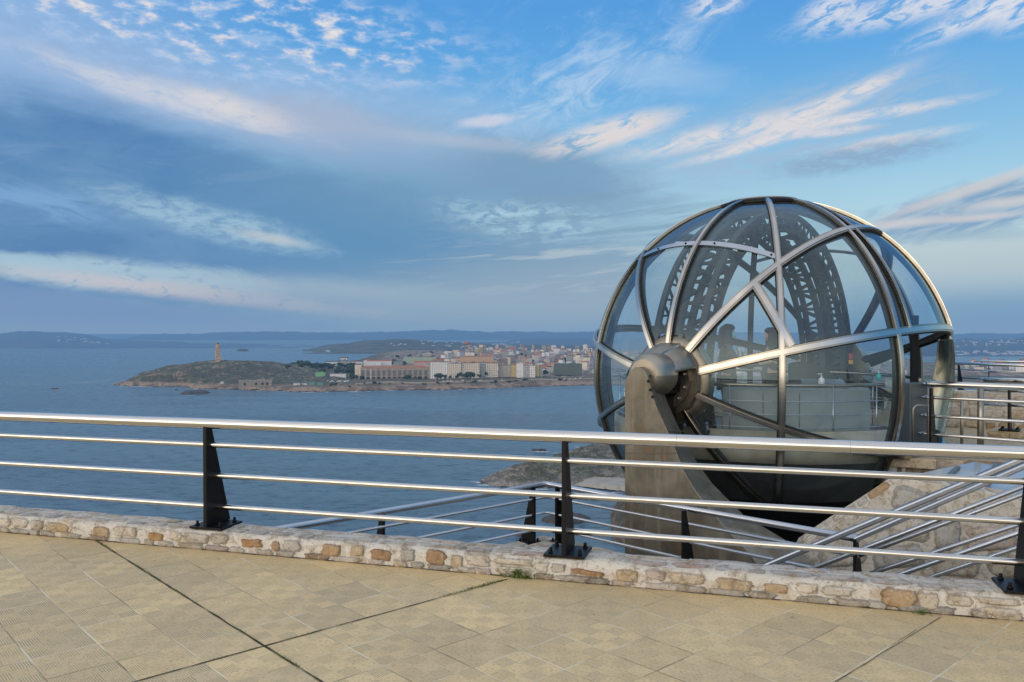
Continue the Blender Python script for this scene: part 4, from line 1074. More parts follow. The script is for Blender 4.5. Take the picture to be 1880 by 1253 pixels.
# seat
q = at(1496, 716, 12.4); seat = thing('swivel_seat', 'wide black swivel seat behind the console inside the sphere', 'seat', Vector((q.x, q.y, .11)))
g = MB(); rows = []
for j in range(9):
    v = j / 8; row = []
    for i in range(13):
        u_ = -1 + i / 6; zt = 1.17 - .10 * u_ - .05 * u_ * u_; hw = .36
        row.append(Vector((q.x + u_ * hw, q.y + .10 * u_ * u_ + .05 * v, lerp(.50, zt, v) - .05 * (abs(u_) ** 4) * v)))
    rows.append(row)
g.grid(rows); o = g.build('backrest', 'seat_black', seat); md = o.modifiers.new('pad', 'SOLIDIFY'); md.thickness = .09
g = MB(); g.box((q.x, q.y - .22, .50), (.62, .5, .10)); g.build('cushion', 'seat_black', seat, bevel=.03)
g = MB(); g.cyl((q.x, q.y - .2, .11), (q.x, q.y - .2, .46), .04, 10); g.cyl((q.x, q.y - .2, .11), (q.x, q.y - .2, .14), .22, 16); g.build('pedestal', 'black_paint', seat)
g = MB(); g.sphere((q.x + .47, q.y - .15, .93), .06, 10, 6, (1.3, 1, .7)); g.cyl((q.x + .42, q.y - .15, .5), (q.x + .42, q.y - .15, .9), .02, 8); g.build('armrest', 'seat_black', seat)
# red and orange reflection in the cabin, shaped as two small cards
q = at(1562, 661, 13.6); sg = thing('reflection_cards', 'small pink and orange reflection inside the sphere, shaped as two cards', 'reflection', q)
g = MB(); g.box(q + Z * .06, (.06, .012, .09)); g.build('upper_reflection_card', 'reflection_red', sg); g = MB(); g.box(q - Z * .035, (.07, .012, .07)); g.build('lower_reflection_card', 'reflection_orange', sg)

# ------------------------------------------------------------------ people in the cabin
def skin_mesh(name, chain, edges, root_i, mat, parent, sub=2):
    me = bpy.data.meshes.new(name); o = bpy.data.objects.new(name, me); COL.objects.link(o)
    off = ORIG[parent.name]
    me.from_pydata([Vector(c[0]) - off for c in chain], edges, []); me.materials.append(M[mat])
    o.parent = parent; ORIG[o.name] = off
    sk = o.modifiers.new('skin', 'SKIN'); sk.use_smooth_shade = True
    for i, c in enumerate(chain):
        d = me.skin_vertices[0].data[i]; r = c[1]; d.radius = r if isinstance(r, tuple) else (r, r); d.use_root = (i == root_i)
    sb = o.modifiers.new('smooth', 'SUBSURF'); sb.levels = sub; sb.render_levels = sub
    return o
def person(base, fwd, label, tall, top_mat, reach, masked, tilt=0.):
    """standing figure; fwd = direction faced; reach = how far the arms are held forward"""
    f = Vector(fwd).normalized(); r = Vector((f.y, -f.x, 0)); k = tall / 1.68; b0 = Vector(base)
    P = lambda x, y, z: b0 + (r * x + f * y + Z * z) * k
    root = thing('person', label, 'person', b0)
    ch, ed = [], []
    def v(p_, rad, par=None):
        ch.append((p_, rad if isinstance(rad, tuple) else rad * k)); i = len(ch) - 1
        if par is not None: ed.append((par, i))
        return i
    pel = v(P(0, 0, .93), .135); wst = v(P(0, .01, 1.08), .115, pel); chs = v(P(0, .0, 1.28), .14, wst); nk0 = v(P(0, -.005, 1.41), .07, chs); nk = v(P(0, .01, 1.47), .052, nk0)
    jaw = v(P(0, .035, 1.53), .068, nk); hd = v(P(0, .02, 1.60), .088, jaw); cr = v(P(0, .0, 1.655), .06, hd)
    nose = v(P(0, .118, 1.575), .014, hd)
    hands = []
    for sx in (-1, 1):
        sh = v(P(.17 * sx, -.005, 1.36), .062, chs); elb = v(P(.225 * sx, .06 + reach * .25, 1.10), .043, sh); wr = v(P(.17 * sx, .16 + reach * .8, 1.06 + reach * .18), .028, elb)
        pm = v(P(.16 * sx, .22 + reach * .85, 1.07 + reach * .2), .03, wr)
        for q_, l in ((-.030, .070), (-.010, .082), (.010, .078), (.028, .062)):
            a_ = v(P(.16 * sx + q_, .27 + reach * .85, 1.075 + reach * .2), .0095, pm); b_ = v(P(.16 * sx + q_, .27 + l * .6 + reach * .85, 1.068 + reach * .2), .0085, a_); v(P(.16 * sx + q_, .27 + l + reach * .85, 1.05 + reach * .2), .007, b_)
        th = v(P((.16 - .042) * sx, .23 + reach * .85, 1.085 + reach * .2), .010, pm); v(P((.16 - .06) * sx, .265 + reach * .85, 1.09 + reach * .2), .008, th)
        hp = v(P(.09 * sx, 0, .88), .088, pel); kn = v(P(.1 * sx, .02, .48), .056, hp); an = v(P(.1 * sx, -.02, .09), .036, kn); v(P(.11 * sx, .12, .04), .034, an)
    body = skin_mesh('body', ch, ed, pel, 'skin', root, 2)
    # eyes and ears on the head
    for sx in (-1, 1):
        g = MB(); g.sphere(P(.032 * sx, .098, 1.605), .011 * k, 8, 6); g.build('eye', 'bottle_white', root)
        g = MB(); g.sphere(P(.086 * sx, .01, 1.585), .026 * k, 8, 6, (.4, .7, 1.2)); g.build('ear', 'skin', root)
    # jacket
    ch, ed = [], []
    a0 = v(P(0, 0, .86), .150); a1 = v(P(0, .01, 1.08), .140, a0); a2 = v(P(0, .0, 1.28), .158, a1); a3 = v(P(0, -.01, 1.405), .085, a2)
    for sx in (-1, 1):
        s1 = v(P(.175 * sx, -.005, 1.36), .075, a2); s2 = v(P(.228 * sx, .06 + reach * .25, 1.10), .058, s1); v(P(.175 * sx, .145 + reach * .74, 1.062 + reach * .16), .044, s2)
    skin_mesh('jacket', ch, ed, a1, top_mat, root, 2)
    ch, ed = [], []
    a0 = v(P(0, 0, .93), .142)
    for sx in (-1, 1):
        s1 = v(P(.092 * sx, 0, .86), .10, a0); s2 = v(P(.1 * sx, .02, .48), .070, s1); v(P(.1 * sx, -.015, .10), .056, s2)
    skin_mesh('trousers', ch, ed, a0, 'trousers', root, 2)
    for sx in (-1, 1):
        g = MB(); g.sphere(P(.105 * sx, .05, .035), .12 * k, 12, 8, (.42 if abs(r.x) > .7 else 1., 1. if abs(r.x) > .7 else .42, .36)); g.build('shoe', 'shoe', root)
    # hair: a cap over the skull falling to the shoulders
    g = MB(); rows = []
    for i in range(9):
        t_ = i / 8; row = []
        for j in range(21):
            a_ = lerp(radians(-132), radians(132), j / 20) + pi    # open at the face
            rr_ = .112 if t_ < .45 else .112 + .012 * sin((t_ - .45) * 5); zz = 1.70 - .15 * (1 - cos(min(t_, .5) * pi)) - max(0, t_ - .5) * .42
            rad = rr_ * sin(min(1., t_ / .42) * pi / 2)
            row.append(P(rad * .92 * sin(a_), .0 + rad * cos(a_) * 1.02, zz + (.012 if i == 0 else 0)))
        rows.append(row)
    g.grid(rows); o = g.build('hair', 'hair', root); md = o.modifiers.new('thickness', 'SOLIDIFY'); md.thickness = .022
    g = MB(); g.sphere(P(0, .028, 1.648), .094 * k, 14, 8, (1, 1, .62)); g.build('fringe', 'hair', root)
    if masked:
        g = MB(); rows = []
        for i in range(6):
            z_ = 1.585 - .018 * i; row = []
            for j in range(9):
                a_ = radians(-72 + 18 * j); rad = .098 + .022 * sin(pi * i / 5) * cos(a_)
                row.append(P(rad * .78 * sin(a_), .02 + rad * cos(a_) * 1.02, z_))
            rows.append(row)
        g.grid(rows); o = g.build('face_mask', 'mask_blue', root); md = o.modifiers.new('thickness', 'SOLIDIFY'); md.thickness = .006
        g = MB(); rows = []
        for i in range(7):
            z_ = lerp(1.36, 1.10, i / 6); rows.append([P(lerp(-.1, .1, j / 6), .175 + .015 * sin(pi * j / 6) + .01 * i, z_) for j in range(7)])
        g.grid(rows); o = g.build('scarf', 'bag_white', root); md = o.modifiers.new('thickness', 'SOLIDIFY'); md.thickness = .03
        g = MB(); g.tube([P(.045, .215, 1.31), P(.05, .225, 1.24), P(.045, .23, 1.17)], .006, 6); g.build('strap', 'seat_black', root)
    return root
q = at(1334, 611, 11.75)
person(Vector((q.x, q.y, .11)), (1., -.22, 0), 'person in a dark top wearing a pale blue face mask, facing right inside the sphere', 1.64, 'hoodie', .42, True)
q = at(1417, 611, 12.9)
person(Vector((q.x, q.y, .11)), (-1., .1, 0), 'person in dark clothes half hidden behind the upright rib inside the sphere', 1.60, 'jacket_dark', .25, False)

# ------------------------------------------------------------------ entrance side, right of the sphere
q = onz(1590, 833, 0); dcorn = Vector((q.x, q.y, 0)); dF = (onz(1880, 851, 0) - dcorn); dF.z = 0; dF.normalize(); dN = Vector((-dF.y, dF.x, 0)); dN = dN if dN.y > 0 else -dN
rr = random.Random(21)
deck = thing('entrance_deck', 'stone faced landing where the lift sphere is entered', 'deck', dcorn)
g = MB(); pA, pB = dcorn, dcorn + dF * 7; pC, pD = pB + dN * 12, dcorn + dN * 9 + dF * 1.2
pE = dcorn + dN * 1.1 + dF * .35
top = [pA, pB, pC, pD, pE]
g.col = (.50, .43, .30); g.add([q_ + Z * -.006 for q_ in top], [(0, 1, 2, 3, 4)]); g.col = (.50, .44, .36)
g.prism([q_ + Z * -.01 for q_ in top], [q_ + Z * -4 for q_ in top], False)
g.col = None; g.build('body', 'rubble_stone', deck)
g = MB(); stone_field(g, dcorn - Z * .62 + dF * .75, dF, Z, -dN, 6., .62, rr, (.2, .32), (.3, .75), .3, .02, .035)
g.build('facing_stones', 'rubble_stone', deck)
g = MB(); g.col = (.56, .47, .34); g.box(dcorn + dF * .40 - dN * .02 - Z * .07, (.9, .3, .13), Matrix((dF, dN, Z)).transposed()); g.col = None; g.build('coping', 'rubble_stone', deck, bevel=.015)
# down pipe on the deck face
q = onplane(1659, 848, dcorn - dN * .05, dN); pi_ = thing('down_pipe', 'short pale pipe coming out of the orange stained deck wall', 'pipe', q)
g = MB(); g.tube([q + dN * .06, q, q - Z * .06, q - Z * .9], .03, 12); g.build('tube', 'pipe_white', pi_)
q2 = onplane(1632, 890, dcorn - dN * .08, dN); vb = thing('junction_box', 'pale upright box fixed to the deck wall left of the pipe', 'box', q2)
g = MB(); g.box(q2, (.2, .1, .5), Matrix((dF, dN, Z)).transposed()); g.build('housing', 'pipe_white', vb, bevel=.02); g = MB(); g.box(q2 - dN * .056 + Z * .0, (.16, .012, .44), Matrix((dF, dN, Z)).transposed()); g.build('cover', 'pipe_white', vb, bevel=.004)

# stair wall with its sloping coping
sp0 = at(1665, 880, 9.2)
def onst(px, py): return onplane(px, py, sp0, WN)
prof = [(1440, 1062), (1470, 1004), (1530, 964), (1598, 921), (1640, 893), (1665, 880), (1745, 893), (1905, 921)]
Pw = [onst(*q_) for q_ in prof]; zlow = -3.2
stw = thing('stair_wall', 'pale rubble stone wall stepping down beside the stairs, right of the sphere', 'wall', Vector((sp0.x, sp0.y, zlow)))
front = [Vector((Pw[0].x, Pw[0].y, zlow))] + Pw + [Pw[-1] + WE * 2.5, Vector((Pw[-1].x, Pw[-1].y, zlow)) + WE * 2.5]
g = MB(); g.col = (.63, .59, .51); g.prism(front, [q_ + WN * .42 for q_ in front]); g.col = None
g.build('mortar', 'pale_rubble', stw)
tt = [((q_ - sp0).dot(WE), q_.z) for q_ in Pw]
def ztop(t_): return interp(t_, tt)
L0 = tt[0][0] - .2; g = MB()
def clipf(cx, cy, ln, ch): return zlow + cy + ch * .4 < ztop(L0 + cx - ln * .3) - .02 and zlow + cy + ch * .4 < ztop(L0 + cx + ln * .3) - .02
O_ = Vector((sp0.x, sp0.y, 0)) + WE * L0 + Z * zlow
rr = random.Random(33)
def pick_pale(rr, po=.1):
    k = rr.random()
    c0 = rr.choice(ORANGE) if k < po else rr.choice([(.52, .50, .44), (.56, .53, .47), (.48, .47, .43), (.60, .56, .48), (.50, .45, .36), (.54, .46, .40)]); q_ = rr.uniform(.88, 1.1)
    return tuple(x * q_ for x in c0)
y = 0.
while y < 3.4:
    ch = rr.uniform(.22, .38); x = rr.uniform(-.3, 0)
    while x < 5.6:
        ln = rr.uniform(.25, .65); cx, cy = x + ln / 2, y + ch / 2 + rr.uniform(-.05, .05)
        if clipf(cx, cy, ln, ch): stone(g, O_ + WE * cx + Z * cy, (WE + Z * rr.uniform(-.18, .18)).normalized(), Z, -WN, ln * rr.uniform(.88, 1.), ch * rr.uniform(.85, 1.02), pick_pale(rr, .16), .03, rr, 10, 7, 5., .22)
        x += ln
    y += ch
for i in range(1, len(Pw) - 1):
    a, b = Pw[i], Pw[i + 1]; d = (b - a).normalized(); L = (b - a).length; x = 0
    while x < L - .05:
        ln = min(rr.uniform(.25, .45), L - x); up = d.cross(-WN).normalized(); up = up if up.z > 0 else -up
        stone(g, a + d * (x + ln / 2) + WN * .2, d, WN, up, ln - .02, .40, pick_pale(rr, .08), .02, rr, 9, 7, 5., .12); x += ln
g.build('stones', 'pale_rubble', stw)

# skylight behind it
sk_ = thing('skylight', 'sloping blue-grey glass roof between the stair wall and the deck', 'skylight', at(1770, 890, 9.8))
qd = [at(1655, 884, 9.75), at(1905, 926, 9.0), at(1905, 847, 10.15), at(1800, 844, 10.5), at(1700, 866, 10.75)]
nrm_ = (qd[1] - qd[0]).cross(qd[3] - qd[0]).normalized(); nrm_ = nrm_ if nrm_.z > 0 else -nrm_
pp0 = qd[0] - Z * .04; flat = [onplane(x_, y_, pp0, nrm_) for x_, y_ in ((1655, 884), (1905, 926), (1905, 848), (1800, 846), (1700, 867))]
g = MB(); g.add(flat, [(0, 1, 2, 3, 4)]); g.add([q_ - nrm_ * .3 for q_ in flat], [(0, 1, 2, 3, 4)]); g.build('glazing', 'skylight_glass', sk_)
g = MB(); g.add([q_ - nrm_ * .5 for q_ in flat], [(0, 1, 2, 3, 4)]); g.build('room_below', 'cabinet_grey', sk_)
for f in (.28, .62):
    a = lerp(flat[0], flat[1], f); b = lerp(flat[4], flat[2], f); g = MB(); g.bar(a + nrm_ * .02, b + nrm_ * .02, .05, .04, nrm_); g.build('glazing_bar', 'cabinet_grey', sk_)
g = MB(); g.bar(flat[0] + nrm_ * .03, flat[1] + nrm_ * .03, .05, .06, nrm_); g.build('edge_trim', 'cabinet_grey', sk_)

# pit wall behind the lower half of the sphere
g = MB(); g.add([Vector((4.75, 15.9, .0)), Vector((8.6, 15.9, .0)), Vector((8.6, 15.9, -6)), Vector((4.75, 15.9, -6))], [(0, 1, 2, 3)])
g.prism([Vector((4.75, 15.9, -6)), Vector((4.75, 16.6, -6)), Vector((4.75, 16.6, 0)), Vector((4.75, 15.9, 0))], [Vector((8.6, 15.9, -6)), Vector((8.6, 16.6, -6)), Vector((8.6, 16.6, 0)), Vector((8.6, 15.9, 0))])
g.add([Vector((2.4, 9.6, -4.2)), Vector((9, 9.6, -4.2)), Vector((9, 16, -4.2)), Vector((2.4, 16, -4.2))], [(0, 1, 2, 3)])
o = g.build('station_pit', 'pit_concrete_shaded'); tag(o, 'concrete pit wall, its shade put in the colour, under and behind the glass sphere', 'wall')

# stair handrails
def stair_rail(nm, label, lines, posts, root_at):
    root = thing(nm, label, 'railing', root_at)
    for k, (a, b, r, flatb) in enumerate(lines):
        d = (b - a).normalized(); g = MB()
        if flatb: g.strip([a, b], [up_perp(a, b, Z)] * 2, .066, .05); g.build('top_rail', 'flat_bar_steel', root, bevel=.012)
        else: g.tube([a, b], r, 10); g.build('rail', 'flat_bar_steel', root)
    return root
so2 = Vector((cor.x, cor.y, 0)); so1 = so2 - WN * .85
def onS(o_, px, py): return onplane(px, py, o_, WN)
def ln(o_, p0, p1, r, fl=False, e0=0., e1=1.2):
    a, b = onS(o_, *p0), onS(o_, *p1); d = (b - a).normalized(); return (a - d * e0, b + d * e1, r, fl)
s1r = stair_rail('stair_railing', 'nearer of the two slanting stair handrails, its flat bar crossing the corner railing', [ln(so1, (1440, 1025), (1880, 842), .03, True, .35), ln(so1, (1499, 1042), (1880, 893), .021, False, .3), ln(so1, (1560, 1050), (1880, 935), .021, False, .3) if False else ln(so1, (1660, 1053), (1880, 975), .021, False, .3)], [], so1 + Z * -2.6)
s2r = stair_rail('stair_railing', 'farther slanting stair handrail that starts at the end of the corner railing', [ln(so2, (1571, 990), (1880, 856), .03, True, .02), ln(so2, (1606, 1010), (1880, 907), .02, False, .15), ln(so2, (1612, 1049), (1862, 966), .02, False, .2), ln(so2, (1716, 1058), (1815, 1024), .02, False, .2, 2.2)], [], so2 + Z * -2.6)
for t_ in (1.9, 3.4):
    zf = ZT + .54 * t_ - .70; fin_post(s2r, so2 + WE * t_ + Z * zf, WN, H=.66, plate=.23)
for t_ in (-1.3, 1.9): fin_post(s1r, so1 + WE * t_ + Z * (ZT + .30 + .52 * t_ - .72), WN, H=.66, plate=.23)
# stair flight between the handrails
fl = thing('stair_flight', 'stone steps climbing to the right between the two slanting handrails', 'stairs', so1 + Z * -2.6)
g = MB(); g.col = (.5, .47, .42)
for k in range(12):
    x0 = -.4 + .31 * k; z1 = ZT - 1.15 + .167 * k
    g.box(so1 + WE * (x0 + .155) + WN * .42 + Z * ((z1 + zlow) / 2), (.31, .85, z1 - zlow), Matrix((WE, WN, Z)).transposed())
g.col = None; g.build('steps', 'rubble_stone', fl)

# entrance railing beside the sphere
er = thing('entrance_railing', 'brushed steel railing with bent back tube ends beside the sphere doorway', 'railing', at(1700, 832, 11.2))
ea, eb = at(1692, 705, 11.2), at(1880, 712.5, 10.4); ed_ = (eb - ea); ed_.z = 0; ed_.normalize(); en = Vector((-ed_.y, ed_.x, 0)); en = en if en.y > 0 else -en
ea.z = eb.z = .95
for k, (z_, r) in enumerate(((.95, .042), (.765, .021), (.515, .021), (.265, .021))):
    o_ = ea - ed_ * (.02 * k); g = MB()
    pts = [o_ + en * .38 + ed_ * .06, o_ + en * .12] + [o_ + en * (.12 * (1 - sin(a_ * pi / 12))) + ed_ * (.12 * (1 - cos(a_ * pi / 12))) for a_ in range(1, 7)] + [o_ + ed_ * .5, o_ + ed_ * 2.5]
    pts = [Vector((q_.x, q_.y, z_)) for q_ in pts]; g.tube(pts, r, 12); g.build('top_rail' if k == 0 else 'rail', 'rail_steel' if k else 'rail_steel', er)
fin_post(er, Vector((ea.x, ea.y, .02)) + ed_ * .13 + en * .06, en, H=.88)
fin_post(er, Vector((ea.x, ea.y, .02)) + ed_ * 2.3 + en * .06, en, H=.88)
q = at(1800.5, 760, 10.85); g = MB(); g.cyl((q.x, q.y, 0), (q.x, q.y, .93), .04, 14); g.build('stanchion', 'hood_steel', er)
q = at(1766, 760, 11.4); g = MB(); g.cyl((q.x, q.y, 0), (q.x, q.y, .74), .02, 10); g.build('stanchion', 'hood_steel', er)
# cabinet and tube hoop by the doorway
q = at(1676, 760, 11.6); cb = thing('control_cabinet', 'blue-grey upright cabinet at the sphere doorway', 'cabinet', Vector((q.x, q.y, 0)))
g = MB(); g.box((q.x, q.y, .47), (.25, .34, .94)); g.build('housing', 'cabinet_grey', cb, bevel=.012)
g = MB(); g.box((q.x, q.y - .177, .50), (.21, .012, .80)); dr_ = g.build('door', 'cabinet_grey', cb, bevel=.004)
for z_ in (.12, .2): g = MB(); g.box((q.x - .09, q.y - .186, z_), (.02, .012, .06)); g.build('vent', 'black_paint', dr_)
hx = at(1676, 805, 11.0); hp = thing('hoop_rail', 'small bent steel tube hoop in front of the cabinet', 'rail', Vector((hx.x, hx.y, 0)))
g = MB(); x0, x1 = hx.x, hx.x + .20
g.tube([Vector((x0, hx.y, 0)), Vector((x0, hx.y, .60))] + [Vector((x0 + .07 * (1 - cos(a_ * pi / 12)), hx.y, .60 + .07 * sin(a_ * pi / 12))) for a_ in range(1, 7)] + [Vector((x1, hx.y, .67)), Vector((x1, hx.y, 0))], .014, 10); g.build('tube', 'hood_steel', hp)

# second railing behind, and the far ones by the drop
def simple_rail(label, a, b, npost, H=.86, base=.0, zr=None, nm='plaza_railing', first=.15, plate=True):
    root = thing(nm, label, 'railing', Vector((a.x, a.y, base))); d = b - a; d.z = 0; L = d.length; d.normalize(); n_ = Vector((-d.y, d.x, 0)); n_ = n_ if n_.y > 0 else -n_
    for k, (z_, r) in enumerate(((H, .041), (H * .79, .02), (H * .5, .02), (H * .2, .02))):
        g = MB(); g.tube([Vector((a.x, a.y, base + z_)), Vector((b.x, b.y, base + z_))], r, 12); g.build('top_rail' if k == 0 else 'rail', 'rail_steel', root)
    for k in range(npost): fin_post(root, Vector((a.x, a.y, base + .02)) + d * (first + k * 2.75), n_, H=H - .06, bolts=plate)
    return root
a = at(1806, 695, 13.0); b = at(1990, 704, 12.2); a.z = b.z = .14
simple_rail('steel railing on a low ledge behind the entrance railing, its tube end cut square', a, b, 1, .78, .12, first=.36)
a = at(1749, 668, 24.6); b = at(1990, 679, 21.5); simple_rail('far steel railing on black posts above the stone wall, right of the sphere', a, b, 3, .86, -.13, first=.25)
a = at(1800, 664, 33); b = at(2000, 664, 31); simple_rail('most distant steel railing, a thin line against the bay', a, b, 3, .86, -.36, first=.3)
# stone wall behind
w0, w1 = at(1738, 720, 14.3), at(1990, 727, 13.6); w0.z = w1.z = 0; wd = (w1 - w0); wl = wd.length; wd.normalize(); wn = Vector((-wd.y, wd.x, 0)); wn = wn if wn.y > 0 else -wn
bwl = thing('stone_wall', 'cream and orange rubble wall behind the entrance railing', 'wall', w0)
g = MB(); g.col = (.62, .57, .50); HZ = .61; w0b = w0 - wd * 1.0
R_ = Matrix((wd, wn, Z)).transposed(); g.box(w0b + wd * (wl / 2 + .5) + wn * .3 + Z * (HZ / 2 - .2), (wl + 1, .6, HZ + .4), R_); g.col = None; g.build('mortar', 'rubble_stone', bwl)
g = MB(); rr = random.Random(8); stone_field(g, w0b + Z * -.05, wd, Z, -wn, wl + 1, HZ + .03, rr, (.17, .26), (.22, .5), .2, .03, .022)
x = 0
while x < wl + 1:
    lnn = rr.uniform(.3, .55); stone(g, w0b + wd * (x + lnn / 2) + wn * .28 + Z * (HZ + .002), wd, wn, Z, lnn - .03, .5, pick(rr, .1), .014, rr); x += lnn
g.build('stones', 'rubble_stone', bwl)
l0, l1 = at(1812, 800, 12.9), at(1990, 800, 12.0); l0.z = l1.z = 0; ld_ = (l1 - l0); ll = ld_.length; ld_.normalize(); lnn_ = Vector((-ld_.y, ld_.x, 0)); lnn_ = lnn_ if lnn_.y > 0 else -lnn_
lg = thing('stone_ledge', 'low yellowish stone ledge carrying a railing post at the right edge', 'ledge', l0)
g = MB(); g.col = (.55, .46, .30); g.box(l0 + ld_ * (ll / 2) + lnn_ * .3 + Z * .05, (ll, .6, .12), Matrix((ld_, lnn_, Z)).transposed()); g.col = None; g.build('mortar', 'rubble_stone', lg)
g = MB(); rr = random.Random(9); x = 0
while x < ll:
    lnx = rr.uniform(.2, .4); stone(g, l0 + ld_ * (x + lnx / 2) + Z * .05, ld_, Z, -lnn_, lnx - .02, .1, rr.choice([(.52, .40, .2), (.56, .45, .28), (.5, .4, .28)]), .02, rr); x += lnx
g.build('stones', 'rubble_stone', lg)
# ------------------------------------------------------------------ sea and land
HS = CAM.z - SEA
def dsea(py): return F * HS / (py - 611.)
def PX(px, Y, z): return Vector(((px - 940) / F * Y, Y, z))
g = MB(); ys = [20, 200, 500, 900, 1500, 2500, 4000, 7000, 12000, 22000, 45000, 90000]
g.grid([[Vector((y_ * x_, y_, SEA)) for x_ in (-2.2, -1.2, -.6, -.2, .2, .6, 1.2, 2.2)] for y_ in ys][::-1], False)
tag(g.build('sea', 'sea_water'), kind='structure')
# the lookout's own slope falling to the water
g = MB(); rows = []
for j in range(40):
    d_ = (j / 39) ** 1.7 * 230; rows.append([Vector((x_, 7. + d_ + (9 if x_ > 3.9 else 0) * 1. + max(0, 3 - abs(x_)) * 0, max(SEA - 3, -4.6 - d_ * .72 + 2.2 * fbm(x_ * .05, d_ * .05, 3.)))) for x_ in [(-1 + i / 30) * 260 * abs(-1 + i / 30) ** .6 for i in range(61)]])
g.grid(rows[::-1]); tag(g.build('hillside', 'hillside'), kind='structure')

NEAR = [(206, 706.5), (215, 708), (240, 709.5), (300, 710.5), (342, 710), (352, 714), (400, 715), (440, 716), (500, 718), (560, 720), (660, 719), (700, 717), (760, 717), (840, 715.5), (900, 714), (960, 711), (1080, 708), (1250, 708), (1500, 711), (2300, 714)]
FAR = [(206, 2240), (230, 2340), (262, 2520), (400, 2950), (520, 3120), (600, 3350), (660, 3900), (705, 4700), (780, 5150), (1000, 5380), (1300, 5400), (1600, 4600), (1700, 3500), (2300, 3200)]
def near_d(px): return dsea(interp(px, NEAR)) + 7 * n3(px * .07, 2.2) + 5 * n3(px * .23, 7.7)
def sst(x, a, b): x = max(0., min(1., (x - a) / (b - a))); return x * x * (3 - 2 * x)
def land_h(px, Y, detail=True):
    dn = near_d(px); df = max(interp(px, FAR), dn + 30); t_ = Y - dn; X = (px - 940) / F * Y
    h = (9 + 3.5 * n3(X * .011, 3.3)) * (1 - exp(-max(t_, 0) / (26 + 14 * n3(X * .02, 8.1)))) + min(max(t_, 0) * .016, 8.5)
    hb_ = h; h = 0.
    h += 34 * exp(-((X + 866) ** 2 / (2 * 120 ** 2) + (Y - 2400) ** 2 / (2 * 190 ** 2))) + 17 * exp(-((X + 735) ** 2 / (2 * 90 ** 2) + (Y - 2450) ** 2 / (2 * 150 ** 2)))
    h += 12 * exp(-((X + 985) ** 2 / (2 * 70 ** 2) + (Y - 2390) ** 2 / (2 * 110 ** 2))) + 9 * exp(-((X + 640) ** 2 / (2 * 60 ** 2) + (Y - 2500) ** 2 / (2 * 150 ** 2)))
    h = hb_ + h * sst(t_, -2, 75)
    h += 25 * sst(Y, 2450, 4200) * sst(px, 640, 760) * (1 - sst(px, 1500, 1750)) * (1 - sst(Y, 4500, 5400))
    h *= min(1., max(0., (df - Y) / 120.)) * min(1., .12 + (px - 205) / 60.)
    if detail:
        k = min(1., max(0, t_) / 25.); flat_ = 1 - .85 * sst(px, 600, 680) * sst(t_, 60, 110)
        h += min(1., max(0, t_) / 12.) * (1 - sst(t_, 45, 110)) * 3.4 * (abs(fbm(X * .028, Y * .028, 12.)) - .1) + k * flat_ * (4.2 * fbm(X * .012, Y * .012) + 2.6 * fbm(X * .045, Y * .045, 5.) + 1.2 * abs(fbm(X * .15, Y * .15, 8.))) + (1 - k) * 1.6 * (abs(fbm(X * .06, Y * .06, 9.)) + .35)
    return h * min(1., .12 + max(t_, 0) / 7.) - .6 * (t_ < .5)
g = MB(); cols = [206 + i * 3. for i in range(300)] + [1106 + i * 12. for i in range(100)]
NR = 76; rows = []
for j in range(NR + 1):
    row = []
    for px in cols:
        dn = near_d(px); df = max(interp(px, FAR), dn + 30); v = j / NR; Y = dn + (df - dn) * v ** 2.1
        row.append(PX(px, Y, SEA + land_h(px, Y)))
    rows.append(row)
g.grid(rows[::-1]); tag(g.build('headland', 'headland'), kind='structure')

def shore_patch(name, top, bot, hmax, mat, label=None, cat=None, kind='structure', step=4., nr=26, sd=0., z0=0., rough=1., drop=.8):
    x0, x1 = max(top[0][0], bot[0][0]), min(top[-1][0], bot[-1][0]); n = max(6, int((x1 - x0) / step)); g = MB(); rows = []
    for j in range(nr + 1):
        v = j / nr; row = []
        for i in range(n + 1):
            px = lerp(x0, x1, i / n); a, b = dsea(interp(px, bot)), dsea(interp(px, top)); Y = lerp(a, b, v); X = (px - 940) / F * Y
            wv = 1 + .5 * fbm(X * .03, Y * .03, sd); e_ = min(1., 4 * v * (1 - v) * 2.2) * min(1, (i + .2) / n * 7) * (min(1, (n - i + .2) / n * 7) if kind != 'structure' else 1)
            h = hmax * e_ ** .7 * (.5 + .5 * wv) * .8 + rough * e_ * (2.2 * fbm(X * .07, Y * .07, sd + 3) + 1.3 * fbm(X * .25, Y * .25, sd + 5))
            Y2 = Y + (3.5 * fbm(px * .11, v * 2, sd + 8)) * (1 - abs(2 * v - 1)) ** 0 * (1 if 0 < j < nr else 1.6)
            row.append(Vector((X, Y2, SEA + z0 + h - drop * (1 - e_))))
        rows.append(row)
    g.grid(rows[::-1]); o = g.build(name, mat)
    tag(o, label, cat, None, kind if kind == 'structure' else None); return o
shore_patch('near_headland', [(876, 884), (916, 866), (961, 853), (1000, 850), (1026, 834), (1050, 829), (1075, 821), (1100, 815), (1150, 810), (1420, 800)],
            [(876, 887), (907, 895), (950, 898), (1000, 898), (1081, 896), (1148, 904), (1300, 915), (1420, 930)], 5.5, 'near_shore', step=1.8, nr=90, sd=2., rough=1.5)
shore_patch('beach', [(1056, 893), (1075, 885), (1100, 883), (1150, 884), (1300, 890)], [(1056, 895), (1081, 898), (1148, 906), (1300, 918)], 0.4, 'beach_sand', nr=16, sd=4., z0=4.4, rough=.25, drop=3.2)
shore_patch('cliff', [(1122, 945), (1128, 930), (1140, 922), (1300, 915)], [(1122, 985), (1130, 1000), (1300, 1040)], 12., 'cliff_rock', step=3., nr=30, sd=6.)
